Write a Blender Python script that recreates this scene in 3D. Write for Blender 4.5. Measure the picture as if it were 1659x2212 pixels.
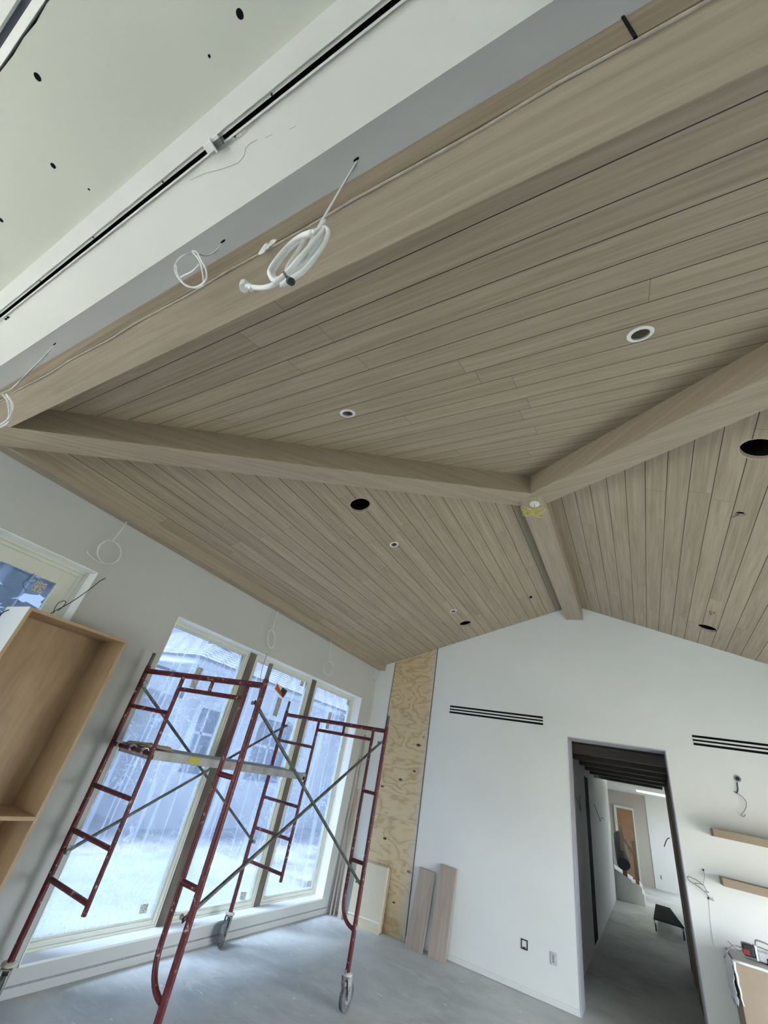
import bpy, bmesh, math, random
from mathutils import Vector, Matrix
from mathutils.geometry import delaunay_2d_cdt
random.seed(7)
for o in list(bpy.data.objects): bpy.data.objects.remove(o)
SC = bpy.context.scene
COL = SC.collection

# ------------------------------------------------------------------ camera
RVEC = (0.943660535, 0.403998287, -0.346374552)
t_ = math.sqrt(sum(v*v for v in RVEC)); R3 = Matrix.Rotation(t_, 3, Vector(RVEC).normalized())
F_PX = 884.052753
CAM = Vector((0, 0, 1.8))
cam_d = bpy.data.cameras.new('camera'); cam = bpy.data.objects.new('camera', cam_d); COL.objects.link(cam)
m = Matrix((R3[0], -R3[1], -R3[2])).transposed().to_4x4(); m.translation = CAM
cam.matrix_world = m
cam_d.sensor_fit = 'VERTICAL'; cam_d.sensor_height = 36; cam_d.sensor_width = 27
cam_d.lens = F_PX*36/2212; cam_d.clip_start = 0.02; cam_d.clip_end = 200
SC.camera = cam

# ------------------------------------------------------------------ world, sun, daylight portals, exposure
W = bpy.data.worlds.new('world'); SC.world = W; W.use_nodes = True
bg = W.node_tree.nodes['Background']; bg.inputs[0].default_value = (0.84, 0.915, 1.0, 1); bg.inputs[1].default_value = 3.4
sun_d = bpy.data.lights.new('sun', 'SUN'); sun_d.energy = 24; sun_d.angle = 0.32; sun_d.color = (1, .965, .85)
sun = bpy.data.objects.new('sun', sun_d); COL.objects.link(sun)
sun.rotation_euler = Vector((0.27, 0.45, -1.0)).to_track_quat('-Z', 'Y').to_euler()
def portal(loc, d, w, h):
    l = bpy.data.lights.new('portal', 'AREA'); l.shape = 'RECTANGLE'; l.size = w; l.size_y = h
    l.cycles.is_portal = True
    o = bpy.data.objects.new('portal', l); COL.objects.link(o); o.location = loc
    o.rotation_euler = Vector(d).to_track_quat('-Z', 'Z').to_euler()
portal((-4.3, 4.53, 1.45), (1, 0, 0), 3.9, 2.6)
portal((-4.3, 1.07, 1.45), (1, 0, 0), 1.25, 2.7)
portal((-7.15, -3.0, 1.4), (1, 0, 0), 4.0, 2.5)
portal((3.0, 4.65, .92), (-1, 0, 0), 3.3, 1.65)
portal((-1.25, -7.65, 1.0), (0, 1, 0), 3.5, 1.8)
portal((3.15, 19.1, 1.78), (-1, 0, 0), 2.6, 1.15)
portal((.26, 19.57, 3.75), (0, 0, -1), 1.0, 1.3)
SC.view_settings.view_transform = 'Standard'; SC.view_settings.look = 'None'
SC.view_settings.gamma = 1; SC.view_settings.use_curve_mapping = False
SC.view_settings.exposure = 2.2

# ------------------------------------------------------------------ helpers
def ray(px, py):
    return R3.transposed() @ Vector(((px-829.5)/F_PX, (py-1106)/F_PX, 1))
def at(px, py, ax, v):          # the world point seen at photo pixel px,py on the plane ax = v
    d = ray(px, py); i = 'XYZ'.index(ax); return CAM + d*((v-CAM[i])/d[i])
def obj(name, bm, mat, parent=None, smooth=False):
    me = bpy.data.meshes.new(name); bm.to_mesh(me); bm.free()
    o = bpy.data.objects.new(name, me); COL.objects.link(o)
    for mm in (mat if isinstance(mat, (list, tuple)) else [mat]): me.materials.append(mm)
    if smooth:
        for p in me.polygons: p.use_smooth = True
    if parent: o.parent = parent; o.matrix_parent_inverse = Matrix.Translation(-parent.location) if parent.type == 'EMPTY' else Matrix()
    return o
def tag(o, label=None, cat=None, group=None, kind=None):
    if label: o['label'] = label
    if cat: o['category'] = cat
    if group: o['group'] = group
    if kind: o['kind'] = kind
    return o
def thing(name, loc, label, cat, group=None):
    o = bpy.data.objects.new(name, None); COL.objects.link(o); o.location = loc; o.empty_display_size = .1
    return tag(o, label, cat, group)
def NB(): return bmesh.new()
def box(bm, x0, x1, y0, y1, z0, z1, mi=0):
    vs = [bm.verts.new((x, y, z)) for z in (z0, z1) for y in (y0, y1) for x in (x0, x1)]
    for f in ((0,2,3,1), (4,5,7,6), (0,1,5,4), (2,6,7,3), (0,4,6,2), (1,3,7,5)):
        fc = bm.faces.new([vs[i] for i in f]); fc.material_index = mi
    return vs
def slab(bm, p0, p1, p2, p3, th):       # quad p0..p3 extruded by vector th
    a = [bm.verts.new(Vector(p)) for p in (p0, p1, p2, p3)]; b = [bm.verts.new(Vector(p)+Vector(th)) for p in (p0, p1, p2, p3)]
    bm.faces.new(a); bm.faces.new(b[::-1])
    for i in range(4): bm.faces.new((a[i], b[i], b[(i+1) % 4], a[(i+1) % 4]))
    bmesh.ops.recalc_face_normals(bm, faces=bm.faces)
def tube(bm, pts, r, n=8, cap=True):
    pts = [Vector(p) for p in pts]; rings = []; up = None
    for i, p in enumerate(pts):
        t = (pts[min(i+1, len(pts)-1)] - pts[max(i-1, 0)]).normalized()
        if up is None: up = t.orthogonal().normalized()
        up = (up - t*up.dot(t)); up = up.normalized() if up.length > 1e-6 else t.orthogonal().normalized()
        s = t.cross(up); rr = r[i] if isinstance(r, (list, tuple)) else r
        rings.append([bm.verts.new(p + (up*math.cos(a) + s*math.sin(a))*rr) for a in [2*math.pi*k/n for k in range(n)]])
    for a, b in zip(rings, rings[1:]):
        for k in range(n): bm.faces.new((a[k], a[(k+1) % n], b[(k+1) % n], b[k]))
    if cap: bm.faces.new(rings[0][::-1]); bm.faces.new(rings[-1])
def smooth_path(pts, k=5):
    P = [Vector(p) for p in pts]; P = [P[0]*2-P[1]] + P + [P[-1]*2-P[-2]]; out = []
    for i in range(1, len(P)-2):
        a, b, c, d = P[i-1:i+3]
        for j in range(k):
            t = j/k; out.append(0.5*((2*b) + (c-a)*t + (2*a-5*b+4*c-d)*t*t + (3*b-a-3*c+d)*t**3))
    out.append(P[-2]); return out
def disc_ring(bm, c, nrm, r0, r1, h, n=40):      # flat ring (r0 inner, r1 outer) of thickness h along nrm
    nrm = Vector(nrm).normalized(); u = nrm.orthogonal().normalized(); v = nrm.cross(u); c = Vector(c); R = []
    for (r, dz) in ((r0, 0), (r1, 0), (r1, h), (r0, h)):
        R.append([bm.verts.new(c + nrm*dz + (u*math.cos(a)+v*math.sin(a))*r) for a in [2*math.pi*k/n for k in range(n)]])
    for q in range(4):
        a, b = R[q], R[(q+1) % 4]
        for k in range(n): bm.faces.new((a[k], a[(k+1) % n], b[(k+1) % n], b[k]))
    bmesh.ops.recalc_face_normals(bm, faces=bm.faces)
def lathe(bm, prof, c, ax, n=32):               # prof: (radius, along axis)
    ax = Vector(ax).normalized(); u = ax.orthogonal().normalized(); v = ax.cross(u); c = Vector(c); R = []
    for r, h in prof:
        R.append([bm.verts.new(c + ax*h + (u*math.cos(a)+v*math.sin(a))*max(r, 1e-4)) for a in [2*math.pi*k/n for k in range(n)]])
    for a, b in zip(R, R[1:]):
        for k in range(n): bm.faces.new((a[k], a[(k+1) % n], b[(k+1) % n], b[k]))
    bm.faces.new(R[0][::-1]); bm.faces.new(R[-1])
    bmesh.ops.recalc_face_normals(bm, faces=bm.faces)
def bevel(o, w, seg=2):
    md = o.modifiers.new('b', 'BEVEL'); md.width = w; md.segments = seg; md.limit_method = 'ANGLE'; return o
def uvmap(bm, fn):
    l = bm.loops.layers.uv.verify()
    for f in bm.faces:
        for lp in f.loops: lp[l].uv = fn(lp.vert.co)

# ------------------------------------------------------------------ materials
def srgb(r, g, b):
    f = lambda c: (c/255/12.92 if c/255 <= .04045 else ((c/255+.055)/1.055)**2.4)
    return (f(r), f(g), f(b), 1)
class N:
    def __init__(s, name, rough=.6, spec=.3, metal=0):
        s.m = bpy.data.materials.new(name); s.m.use_nodes = True; s.t = s.m.node_tree; s.b = s.t.nodes['Principled BSDF']
        s.b.inputs['Roughness'].default_value = rough; s.b.inputs['Specular IOR Level'].default_value = spec; s.b.inputs['Metallic'].default_value = metal
    def n(s, ty, **k):
        nd = s.t.nodes.new(ty)
        for a, v in k.items(): setattr(nd, a, v)
        return nd
    def L(s, a, b): s.t.links.new(a, b)
    def noise(s, vec, scale, detail=4, rough=.5, dist=0):
        nd = s.n('ShaderNodeTexNoise'); nd.inputs['Scale'].default_value = scale; nd.inputs['Detail'].default_value = detail
        nd.inputs['Roughness'].default_value = rough; nd.inputs['Distortion'].default_value = dist
        if vec is not None: s.L(vec, nd.inputs['Vector'])
        return nd.outputs['Fac']
    def ramp(s, fac, stops):
        nd = s.n('ShaderNodeValToRGB'); el = nd.color_ramp.elements
        while len(el) < len(stops): el.new(.5)
        for e, (p, c) in zip(el, stops): e.position = p; e.color = c if len(c) == 4 else (*c, 1)
        s.L(fac, nd.inputs[0]); return nd.outputs[0]
    def math(s, op, a, b=None, c=None):
        nd = s.n('ShaderNodeMath', operation=op)
        for i, v in enumerate((a, b, c)):
            if v is None: continue
            if isinstance(v, (int, float)): nd.inputs[i].default_value = v
            else: s.L(v, nd.inputs[i])
        return nd.outputs[0]
    def mix(s, fac, a, b, mode='MIX'):
        nd = s.n('ShaderNodeMix', data_type='RGBA', blend_type=mode)
        for i, v in ((0, fac), (6, a), (7, b)):
            if isinstance(v, (int, float)): nd.inputs[i].default_value = v
            elif isinstance(v, tuple): nd.inputs[i].default_value = v
            else: s.L(v, nd.inputs[i])
        return nd.outputs[2]
    def coord(s, which='Object'): return s.n('ShaderNodeTexCoord').outputs[which]
    def mapping(s, vec, scale=(1, 1, 1), loc=(0, 0, 0), rot=(0, 0, 0)):
        nd = s.n('ShaderNodeMapping'); nd.inputs['Scale'].default_value = scale; nd.inputs['Location'].default_value = loc; nd.inputs['Rotation'].default_value = rot
        s.L(vec, nd.inputs['Vector']); return nd.outputs[0]
    def color(s, c):
        if isinstance(c, tuple): s.b.inputs['Base Color'].default_value = c
        else: s.L(c, s.b.inputs['Base Color'])
        return s
    def bump(s, h, strength=.3, dist=.01):
        nd = s.n('ShaderNodeBump'); nd.inputs['Strength'].default_value = strength; nd.inputs['Distance'].default_value = dist
        s.L(h, nd.inputs['Height']); s.L(nd.outputs[0], s.b.inputs['Normal']); return s
def speck(name, base, var, scale=8, rough=.6, spec=.3, metal=0, bumpv=.1, stretch=(1, 1, 1)):
    s = N(name, rough, spec, metal); v = s.mapping(s.coord(), stretch)
    f = s.noise(v, scale, 5, .6); s.color(s.ramp(f, [(.3, base), (.7, var)])); s.bump(f, bumpv, .004); return s.m

def mat_drywall(name, base, spots=True):
    s = N(name, .85, .15); c = s.coord()
    f1 = s.noise(c, 1.1, 3, .5); col = s.ramp(f1, [(.3, base), (.75, tuple(x*.93 for x in base[:3]))])
    f2 = s.noise(c, 5, 6, .65); col = s.mix(s.ramp(f2, [(.68, (0, 0, 0)), (.8, (.25, .25, .25))]), col, tuple(x*.8 for x in base[:3])+(1,))
    s.color(col); s.bump(s.noise(c, 160, 3, .6), .08, .002); return s.m
M_WHITE = mat_drywall('white_wall_paint', (.80, .82, .80, 1))
M_GREY = mat_drywall('shaded_wall_paint', (.53, .55, .54, 1))  # wall paint darkened to stand in for the backlit shade
M_HEAD = mat_drywall('shaded_header_plaster', (.25, .25, .26, 1))  # header tone lowered: shade on its camera-side face put into the colour
M_PRIME = mat_drywall('primed_drywall', (.55, .575, .52, 1))
M_TRIM = speck('white_trim_paint', (.78, .80, .78, 1), (.72, .74, .72, 1), 3, .45, .4)
M_REVEAL = speck('white_reveal_paint', (.90, .91, .89, 1), (.87, .88, .86, 1), 3, .5, .3)
M_WINF = speck('cream_window_frame', (.70, .72, .64, 1), (.64, .66, .58, 1), 3, .4, .4)

def wood_nodes(s, vec, c0, c1, c2, along=1.2, across=34):
    v = s.mapping(vec, (along, across, 1)); f = s.noise(v, 1, 6, .62, .6)
    v2 = s.mapping(vec, (along*3, across*6, 1)); g = s.noise(v2, 1, 3, .6)
    f = s.math('ADD', s.math('MULTIPLY', f, .75), s.math('MULTIPLY', g, .25))
    return s.ramp(f, [(.32, c0), (.5, c1), (.68, c2)]), f
WC = ((.30, .245, .175, 1), (.375, .315, .232, 1), (.45, .385, .295, 1))
def mat_boards(name, phase, w=.149, length=2.7):
    s = N(name, .55, .3); uv = s.coord('UV'); sep = s.n('ShaderNodeSeparateXYZ'); s.L(uv, sep.inputs[0])
    u, v = sep.outputs[0], sep.outputs[1]
    vv = s.math('SUBTRACT', s.math('DIVIDE', v, w), phase); row = s.math('FLOOR', vv); fr = s.math('SUBTRACT', vv, row)
    wn = s.n('ShaderNodeTexWhiteNoise', noise_dimensions='1D'); s.L(row, wn.inputs['W'])
    uu = s.math('ADD', s.math('DIVIDE', u, length), s.math('MULTIPLY', wn.outputs['Value'], 7.3)); seg = s.math('FLOOR', uu); fu = s.math('SUBTRACT', uu, seg)
    wn2 = s.n('ShaderNodeTexWhiteNoise', noise_dimensions='2D'); cb = s.n('ShaderNodeCombineXYZ'); s.L(row, cb.inputs[0]); s.L(seg, cb.inputs[1]); s.L(cb.outputs[0], wn2.inputs['Vector'])
    rnd = wn2.outputs['Value']
    cv = s.n('ShaderNodeCombineXYZ'); s.L(s.math('ADD', u, s.math('MULTIPLY', rnd, 37.)), cv.inputs[0]); s.L(v, cv.inputs[1]); s.L(s.math('MULTIPLY', rnd, 9.), cv.inputs[2])
    col, f = wood_nodes(s, cv.outputs[0], *WC)
    col = s.mix(1.0, col, s.ramp(rnd, [(0, (.93, .92, .915, 1)), (.5, (.98, .98, .98, 1)), (1, (1.04, 1.035, 1.025, 1))]), 'MULTIPLY')
    eg = s.math('MINIMUM', fr, s.math('SUBTRACT', 1, fr)); g1 = s.math('LESS_THAN', eg, .016)
    eu = s.math('MINIMUM', fu, s.math('SUBTRACT', 1, fu)); g2 = s.math('MULTIPLY', s.math('LESS_THAN', eu, .0005), .6)
    g = s.math('MAXIMUM', g1, g2)
    s.color(s.mix(g, col, (.025, .018, .012, 1))); s.bump(s.math('ADD', s.math('MULTIPLY', g, -1), s.math('MULTIPLY', f, .06)), .5, .004)
    return s.m
def mat_wood(name, cols=WC, along=1.2, across=34, rough=.5):
    s = N(name, rough, .3); c, f = wood_nodes(s, s.coord('UV'), *cols, along=along, across=across); s.color(c); s.bump(f, .12, .002); return s.m
M_BEAM = mat_wood('oak_beam', ((.315, .26, .19, 1), (.375, .315, .24, 1), (.43, .37, .29, 1)))
M_RAW = mat_wood('rough_beam_side', ((.10, .075, .05, 1), (.165, .125, .085, 1), (.22, .175, .12, 1)), 1.0, 16, .7)
M_MAPLE = mat_wood('maple_plywood', ((.38, .265, .15, 1), (.45, .325, .195, 1), (.51, .38, .24, 1)), 1.5, 7, .45)
M_BOARD = mat_wood('grey_oak_board', ((.33, .27, .23, 1), (.40, .335, .285, 1), (.46, .39, .34, 1)), 1.2, 26)
M_STRIP = mat_wood('pale_oak_strip', ((.46, .38, .30, 1), (.54, .46, .37, 1), (.60, .52, .43, 1)), 1.2, 20)
M_MULL = mat_wood('weathered_post', ((.085, .07, .06, 1), (.14, .12, .10, 1), (.21, .185, .155, 1)), 2, 20, .75)
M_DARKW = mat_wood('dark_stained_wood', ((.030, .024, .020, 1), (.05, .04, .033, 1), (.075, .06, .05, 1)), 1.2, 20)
M_STAIRP = mat_wood('newel_wood', ((.20, .15, .10, 1), (.27, .20, .14, 1), (.33, .26, .19, 1)), 1.2, 20)
M_DOORB = speck('brown_door_skin', (.30, .17, .10, 1), (.36, .21, .13, 1), 4)
M_DARK = speck('black_void', (.006, .006, .007, 1), (.012, .012, .013, 1), 6, .9, .05)
M_BLACK = speck('black_plastic', (.012, .014, .02, 1), (.03, .033, .04, 1), 8, .4, .4)
M_CARD = speck('kraft_paper', (.30, .24, .18, 1), (.335, .27, .205, 1), 3, .8, .15)
M_BOX = speck('cream_wrapped_panel', (.58, .53, .40, 1), (.63, .58, .45, 1), 2, .6, .2)
M_BOXE = speck('panel_edge', (.45, .38, .27, 1), (.52, .45, .33, 1), 12, .8, .2, stretch=(1, 1, 9))
M_CABLE = speck('white_cable', (.72, .74, .74, 1), (.62, .63, .62, 1), 10, .4, .4)
M_GCABLE = speck('grey_cable', (.22, .23, .24, 1), (.33, .34, .35, 1), 30, .5, .4)
M_BCABLE = speck('dark_cable', (.03, .03, .035, 1), (.06, .055, .055, 1), 30, .5, .4)
M_YEL = speck('yellow_cable', (.62, .55, .10, 1), (.72, .66, .20, 1), 30, .4, .4)
M_GALV = speck('galvanised_tube', (.05, .06, .055, 1), (.19, .205, .19, 1), 14, .5, .5, .5, .2, (1, 1, 1))
M_ALU = speck('paint_splashed_aluminium', (.26, .27, .28, 1), (.46, .47, .46, 1), 9, .55, .4, .3, .2)
M_RUB = speck('dusty_rubber', (.05, .055, .06, 1), (.22, .23, .24, 1), 22, .7, .2, 0, .3)
M_CAST = speck('dusty_caster_steel', (.10, .10, .11, 1), (.48, .49, .47, 1), 18, .6, .4, .2, .3)
M_RINGW = speck('white_trim_ring', (.85, .86, .84, 1), (.8, .81, .8, 1), 5, .4, .4)
M_CAN = speck('downlight_reflector', (.30, .24, .18, 1), (.38, .32, .25, 1), 9, .35, .5)
M_YLAB = speck('yellow_label', (.45, .40, .06, 1), (.60, .55, .12, 1), 60, .6, .2, stretch=(1, 1, 6))
M_ORANGE = speck('orange_label', (.45, .09, .02, 1), (.55, .13, .03, 1), 9)
M_SLAT = speck('black_slat', (.012, .012, .014, 1), (.03, .03, .034, 1), 9, .8, .08)
M_PLASTIC = speck('white_plastic_sheet', (.62, .65, .70, 1), (.82, .84, .86, 1), 16, .3, .5, 0, .6)
M_RED = speck('dark_red_plastic', (.22, .02, .015, 1), (.30, .03, .02, 1), 9, .4, .4)
M_CHROME = speck('light_metal', (.50, .52, .54, 1), (.68, .70, .72, 1), 9, .35, .5, .5)
M_SEAL = speck('caulk', (.30, .265, .22, 1), (.40, .36, .30, 1), 30, .8, .2)

def mat_paper():
    s = N('printed_paper_sticker', .7, .2); c = s.coord()
    f = s.noise(s.mapping(c, (1, 60, 140)), 1, 3, .7)
    s.color(s.ramp(f, [(.42, (.16, .17, .17, 1)), (.5, (.60, .62, .58, 1)), (.7, (.66, .67, .63, 1))])); return s.m
M_PAPER = mat_paper()
def mat_red_tube():
    s = N('chipped_red_paint', .42, .45); c = s.coord()
    f = s.noise(c, 3, 4, .6); col = s.ramp(f, [(.3, (.075, .009, .013, 1)), (.7, (.13, .015, .022, 1))])
    ch = s.noise(c, 26, 5, .7); col = s.mix(s.ramp(ch, [(.60, (0, 0, 0)), (.64, (1, 1, 1))]), col, (.50, .40, .38, 1))
    rs = s.noise(c, 9, 6, .7); col = s.mix(s.ramp(rs, [(.6, (0, 0, 0)), (.72, (.7, .7, .7))]), col, (.09, .035, .025, 1))
    s.color(col); s.bump(ch, .2, .002); return s.m
M_REDT = mat_red_tube()
def mat_concrete():
    s = N('dusty_concrete', .62, .35); c = s.coord()
    f = s.noise(c, .9, 6, .6, .4); col = s.ramp(f, [(.3, (.36, .385, .385, 1)), (.5, (.52, .545, .53, 1)), (.72, (.68, .70, .665, 1))])
    g = s.noise(s.mapping(c, (1.6, 4, 1), rot=(0, 0, .5)), 2, 7, .7, .8); col = s.mix(s.ramp(g, [(.5, (0, 0, 0)), (.62, (.6, .6, .6))]), col, (.60, .62, .60, 1))
    h = s.noise(s.mapping(c, (1, 2.2, 1), rot=(0, 0, -.3)), 9, 4, .6, .5); col = s.mix(s.ramp(h, [(.68, (0, 0, 0)), (.71, (.9, .9, .9))]), col, (.86, .88, .85, 1))
    k = s.noise(c, 6, 5, .7); col = s.mix(s.ramp(k, [(.28, (.5, .5, .5)), (.36, (0, 0, 0))]), col, (.29, .31, .32, 1))
    s.color(col); s.bump(g, .06, .004); return s.m
M_FLOOR = mat_concrete()
def mat_ply():
    s = N('knotty_plywood', .6, .25); uv = s.coord('UV'); sep = s.n('ShaderNodeSeparateXYZ'); s.L(uv, sep.inputs[0]); u, v = sep.outputs[0], sep.outputs[1]
    n1 = s.noise(s.mapping(uv, (1.6, 3.6, 1)), 1, 2, .45, .5); n2 = s.noise(s.mapping(uv, (7, 18, 1)), 1, 3, .5, .4)
    ph = s.math('ADD', s.math('MULTIPLY', n1, 6.5), s.math('MULTIPLY', n2, .9))
    knots = [(-3.021,2.211,.035),(-3.041,1.854,.024),(-3.253,1.708,.028),(-3.546,1.568,.024),(-3.375,.953,.025),(-2.935,.68,.03),(-2.946,2.335,.02),(-3.105,.319,.018)]
    mask = None
    for kx, kz, kr in knots:
        du = s.math('SUBTRACT', u, kx); dv = s.math('SUBTRACT', v, kz)
        d = s.math('SQRT', s.math('ADD', s.math('POWER', s.math('MULTIPLY', du, .75), 2), s.math('POWER', s.math('MULTIPLY', dv, 1.5), 2)))
        ph = s.math('ADD', ph, s.math('DIVIDE', .045, s.math('ADD', d, .05)))
        mk = s.math('LESS_THAN', d, kr*.85); mask = mk if mask is None else s.math('MAXIMUM', mask, mk)
    w = s.math('ADD', s.math('MULTIPLY', s.math('SINE', s.math('MULTIPLY', ph, 7.0)), .5), .5)
    col = s.ramp(w, [(0, (.50, .365, .20, 1)), (.22, (.60, .46, .28, 1)), (1, (.65, .52, .33, 1))])
    col = s.mix(mask, col, (.085, .055, .035, 1))
    dust = s.math('MULTIPLY', s.ramp(s.math('ADD', u, s.math('MULTIPLY', n1, .18)), [(.0, (0, 0, 0)), (1, (1, 1, 1))]), 1)
    e = s.math('SUBTRACT', s.math('ADD', u, s.math('MULTIPLY', n1, .16)), -2.93)       # pale dust by the drywall edge
    col = s.mix(s.math('MULTIPLY', s.math('MINIMUM', s.math('MAXIMUM', s.math('MULTIPLY', e, 8), 0), 1), .55), col, (.62, .60, .54, 1))
    s.color(col); return s.m
M_PLY = mat_ply()
def mat_film():
    s = N('filmed_glass'); t = s.t; c = s.coord(); sep = s.n('ShaderNodeSeparateXYZ'); s.L(c, sep.inputs[0])
    y, z = sep.outputs[1], sep.outputs[2]
    # long vertical creases
    st = s.noise(s.mapping(c, (1, 5, .22)), 1, 1, .4, .1); stm = s.ramp(s.math('ABSOLUTE', s.math('SUBTRACT', st, .5)), [(0, (1, 1, 1)), (.012, (.9, .9, .9)), (.03, (0, 0, 0))])
    # curved scratches: thin contour lines of a distorted noise, only in patches
    sc = s.noise(c, 3.2, 2, .4, 2.6); scm = s.ramp(s.math('ABSOLUTE', s.math('SUBTRACT', sc, .5)), [(0, (1, 1, 1)), (.006, (.8, .8, .8)), (.014, (0, 0, 0))])
    sc2 = s.noise(c, 5.1, 2, .4, 3.4); scm2 = s.ramp(s.math('ABSOLUTE', s.math('SUBTRACT', sc2, .47)), [(0, (1, 1, 1)), (.008, (0, 0, 0))])
    pm = s.ramp(s.noise(c, 1.1, 2, .5), [(.42, (0, 0, 0)), (.6, (1, 1, 1))])
    hz = s.ramp(s.noise(s.mapping(c, (1, 3, .8)), 2.2, 5, .65), [(.35, (0, 0, 0)), (.75, (1, 1, 1))])
    sp = s.ramp(s.noise(s.mapping(c, (1, 1, .6)), 17, 3, .6), [(.72, (0, 0, 0)), (.76, (1, 1, 1))])
    fac = s.math('MAXIMUM', s.math('MAXIMUM', s.math('MULTIPLY', stm, .15), s.math('MULTIPLY', sp, .16)), s.math('MULTIPLY', s.math('MAXIMUM', scm, scm2), s.math('MULTIPLY', pm, .26)))
    fac = s.math('MINIMUM', s.math('ADD', s.math('ADD', fac, .10), s.math('MULTIPLY', hz, .08)), .8)
    tr = s.n('ShaderNodeBsdfTransparent'); tr.inputs[0].default_value = FILM_T
    tl = s.n('ShaderNodeBsdfTranslucent'); tl.inputs[0].default_value = FILM_D
    mx = s.n('ShaderNodeMixShader'); s.L(fac, mx.inputs[0]); s.L(tr.outputs[0], mx.inputs[1]); s.L(tl.outputs[0], mx.inputs[2])
    s.L(mx.outputs[0], t.nodes['Material Output'].inputs['Surface']); t.nodes.remove(s.b); return s.m
FILM_T = (.182, .21, .256, 1); FILM_D = (.20, .245, .34, 1)
M_FILM = mat_film()
def mat_shingle():
    s = N('pale_roof_tiles', .8, .2); uv = s.coord('UV'); br = s.n('ShaderNodeTexBrick'); s.L(uv, br.inputs['Vector'])
    br.inputs['Scale'].default_value = 1; br.inputs['Brick Width'].default_value = .5; br.inputs['Row Height'].default_value = .22; br.inputs['Mortar Size'].default_value = .03
    br.inputs['Color1'].default_value = (.60, .575, .54, 1); br.inputs['Color2'].default_value = (.52, .50, .465, 1); br.inputs['Mortar'].default_value = (.20, .18, .17, 1)
    s.color(br.outputs['Color']); return s.m
M_TILE = mat_shingle()
M_STUCCO = speck('white_stucco', (.82, .83, .83, 1), (.76, .775, .78, 1), 2, .9, .1)
M_OGLASS = speck('dark_house_glass', (.05, .07, .11, 1), (.09, .12, .18, 1), 2, .15, .5)
def mat_dirt():
    s = N('pale_sandy_ground', .95, .05); c = s.coord(); f = s.noise(c, 1.1, 8, .65, .5)
    s.color(s.ramp(f, [(.35, (.22, .21, .21, 1)), (.47, (.42, .395, .375, 1)), (.6, (.58, .545, .515, 1))])); s.bump(f, .5, .05); return s.m
M_DIRT = mat_dirt()
M_LEAF = speck('dark_foliage', (.03, .05, .04, 1), (.10, .14, .10, 1), 3, .8, .1, 0, .6)

# ------------------------------------------------------------------ room numbers
XL, XR, XC = -3.996, 2.716, -.643
YB = 6.84; ZA = 4.53; P = .353; YA = 3.432; HT = 4.33
def zl(x): return ZA - P*(XC-x)
def zr(x): return ZA - P*(x-XC)
def zn(y): return ZA - P*(YA-y)
SK = math.sqrt(1+P*P)

def struct(name, bm, mat, **k): return tag(obj(name, bm, mat, **k), kind='structure')
# floor
bm = NB(); box(bm, -7.0, 3.4, -7.5, 7.17, -.12, 0); box(bm, -4, 4, 7.17, 22.2, -.12, 0); struct('floor', bm, M_FLOOR)

# wall helper: vertical wall in an axis plane with rectangular holes, built with thickness
def wall_holes(u0, u1, top, holes):
    # returns rectangles (u0,u1,z0,z1fn) around holes; top is fn(u)
    us = sorted({u0, u1, *[h[0] for h in holes], *[h[1] for h in holes]}); out = []
    for a, b in zip(us, us[1:]):
        hs = sorted([h for h in holes if h[0] <= a+1e-6 and h[1] >= b-1e-6], key=lambda h: h[2]); z = 0
        for h in hs:
            if h[2] > z+1e-6: out.append((a, b, z, h[2], False))
            z = h[3]
        out.append((a, b, z, None, True))
    return out
def wall_x(name, x0, x1, u0, u1, top, holes, mat):       # wall whose faces are at X = x0,x1 running along Y
    bm = NB()
    for a, b, z0, z1, t in wall_holes(u0, u1, top, holes):
        box(bm, x0, x1, a, b, z0, top if t else z1)
    return struct(name, bm, mat)
def wall_y(name, y0, y1, u0, u1, topfn, holes, mat, brk=()):
    bm = NB(); hs = holes
    for a, b, z0, z1, t in wall_holes(u0, u1, None, hs):
        cuts = [a] + [c for c in brk if a+1e-6 < c < b-1e-6] + [b]
        for p, q in zip(cuts, cuts[1:]):
            vs = box(bm, p, q, y0, y1, z0, z1 if not t else 1)
            if t:
                for v in vs[4:]: v.co.z = topfn(v.co.x)
    return struct(name, bm, mat)
WO = (2.61, 6.45, .17, 2.73)      # window 2 opening (Y0,Y1,z0,z1)
WO1 = (.45, 1.70, .10, 2.785)
wall_x('wall_left', -4.22, XL, .335, YB+.33, 3.60, [WO, (.45, 1.70, .10, 2.785)], M_GREY)
def gable(x): return min(zl(x), zr(x)) + .04
DX0, DX1, DZ = -.832, .300, 2.632
wall_y('wall_back', YB, YB+.33, XL, 3.0, gable, [(DX0, DX1, 0, DZ)], M_WHITE, brk=(XC,))
wall_x('wall_right', XR, XR+.2, .335, YB+.33, 3.55, [(3.0, 6.3, .1, 1.75)], M_WHITE)  # unseen opening added to let daylight in from the right
# adjoining flat-ceilinged space around the camera
wall_y('wall_side', -.82, -.62, -7.0, -4.22+.22, lambda x: 4.6, [], M_WHITE) if False else None
wall_x('wall_far_left', -7.1, -6.9, -7.5, .5, 4.6, [(-4.5, -1.8, .15, 1.85)], M_WHITE)  # opening added out of view to light the near floor and soffit
wall_y('wall_front', -7.6, -7.4, -7.0, 3.4, lambda x: 4.6, [(-2.6, .3, .1, 1.3)], M_WHITE)  # low unseen opening added so daylight reaches floor and back wall
wall_x('wall_far_right', 3.2, 3.4, -7.5, .335, 4.6, [], M_WHITE)
wall_y('wall_jog', .346, .5, -7.0, -4.22, lambda x: 4.6, [], M_WHITE)
wall_y('wall_jog_right', .335, .5, XR, 3.4, lambda x: 4.6, [], M_WHITE)

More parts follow.
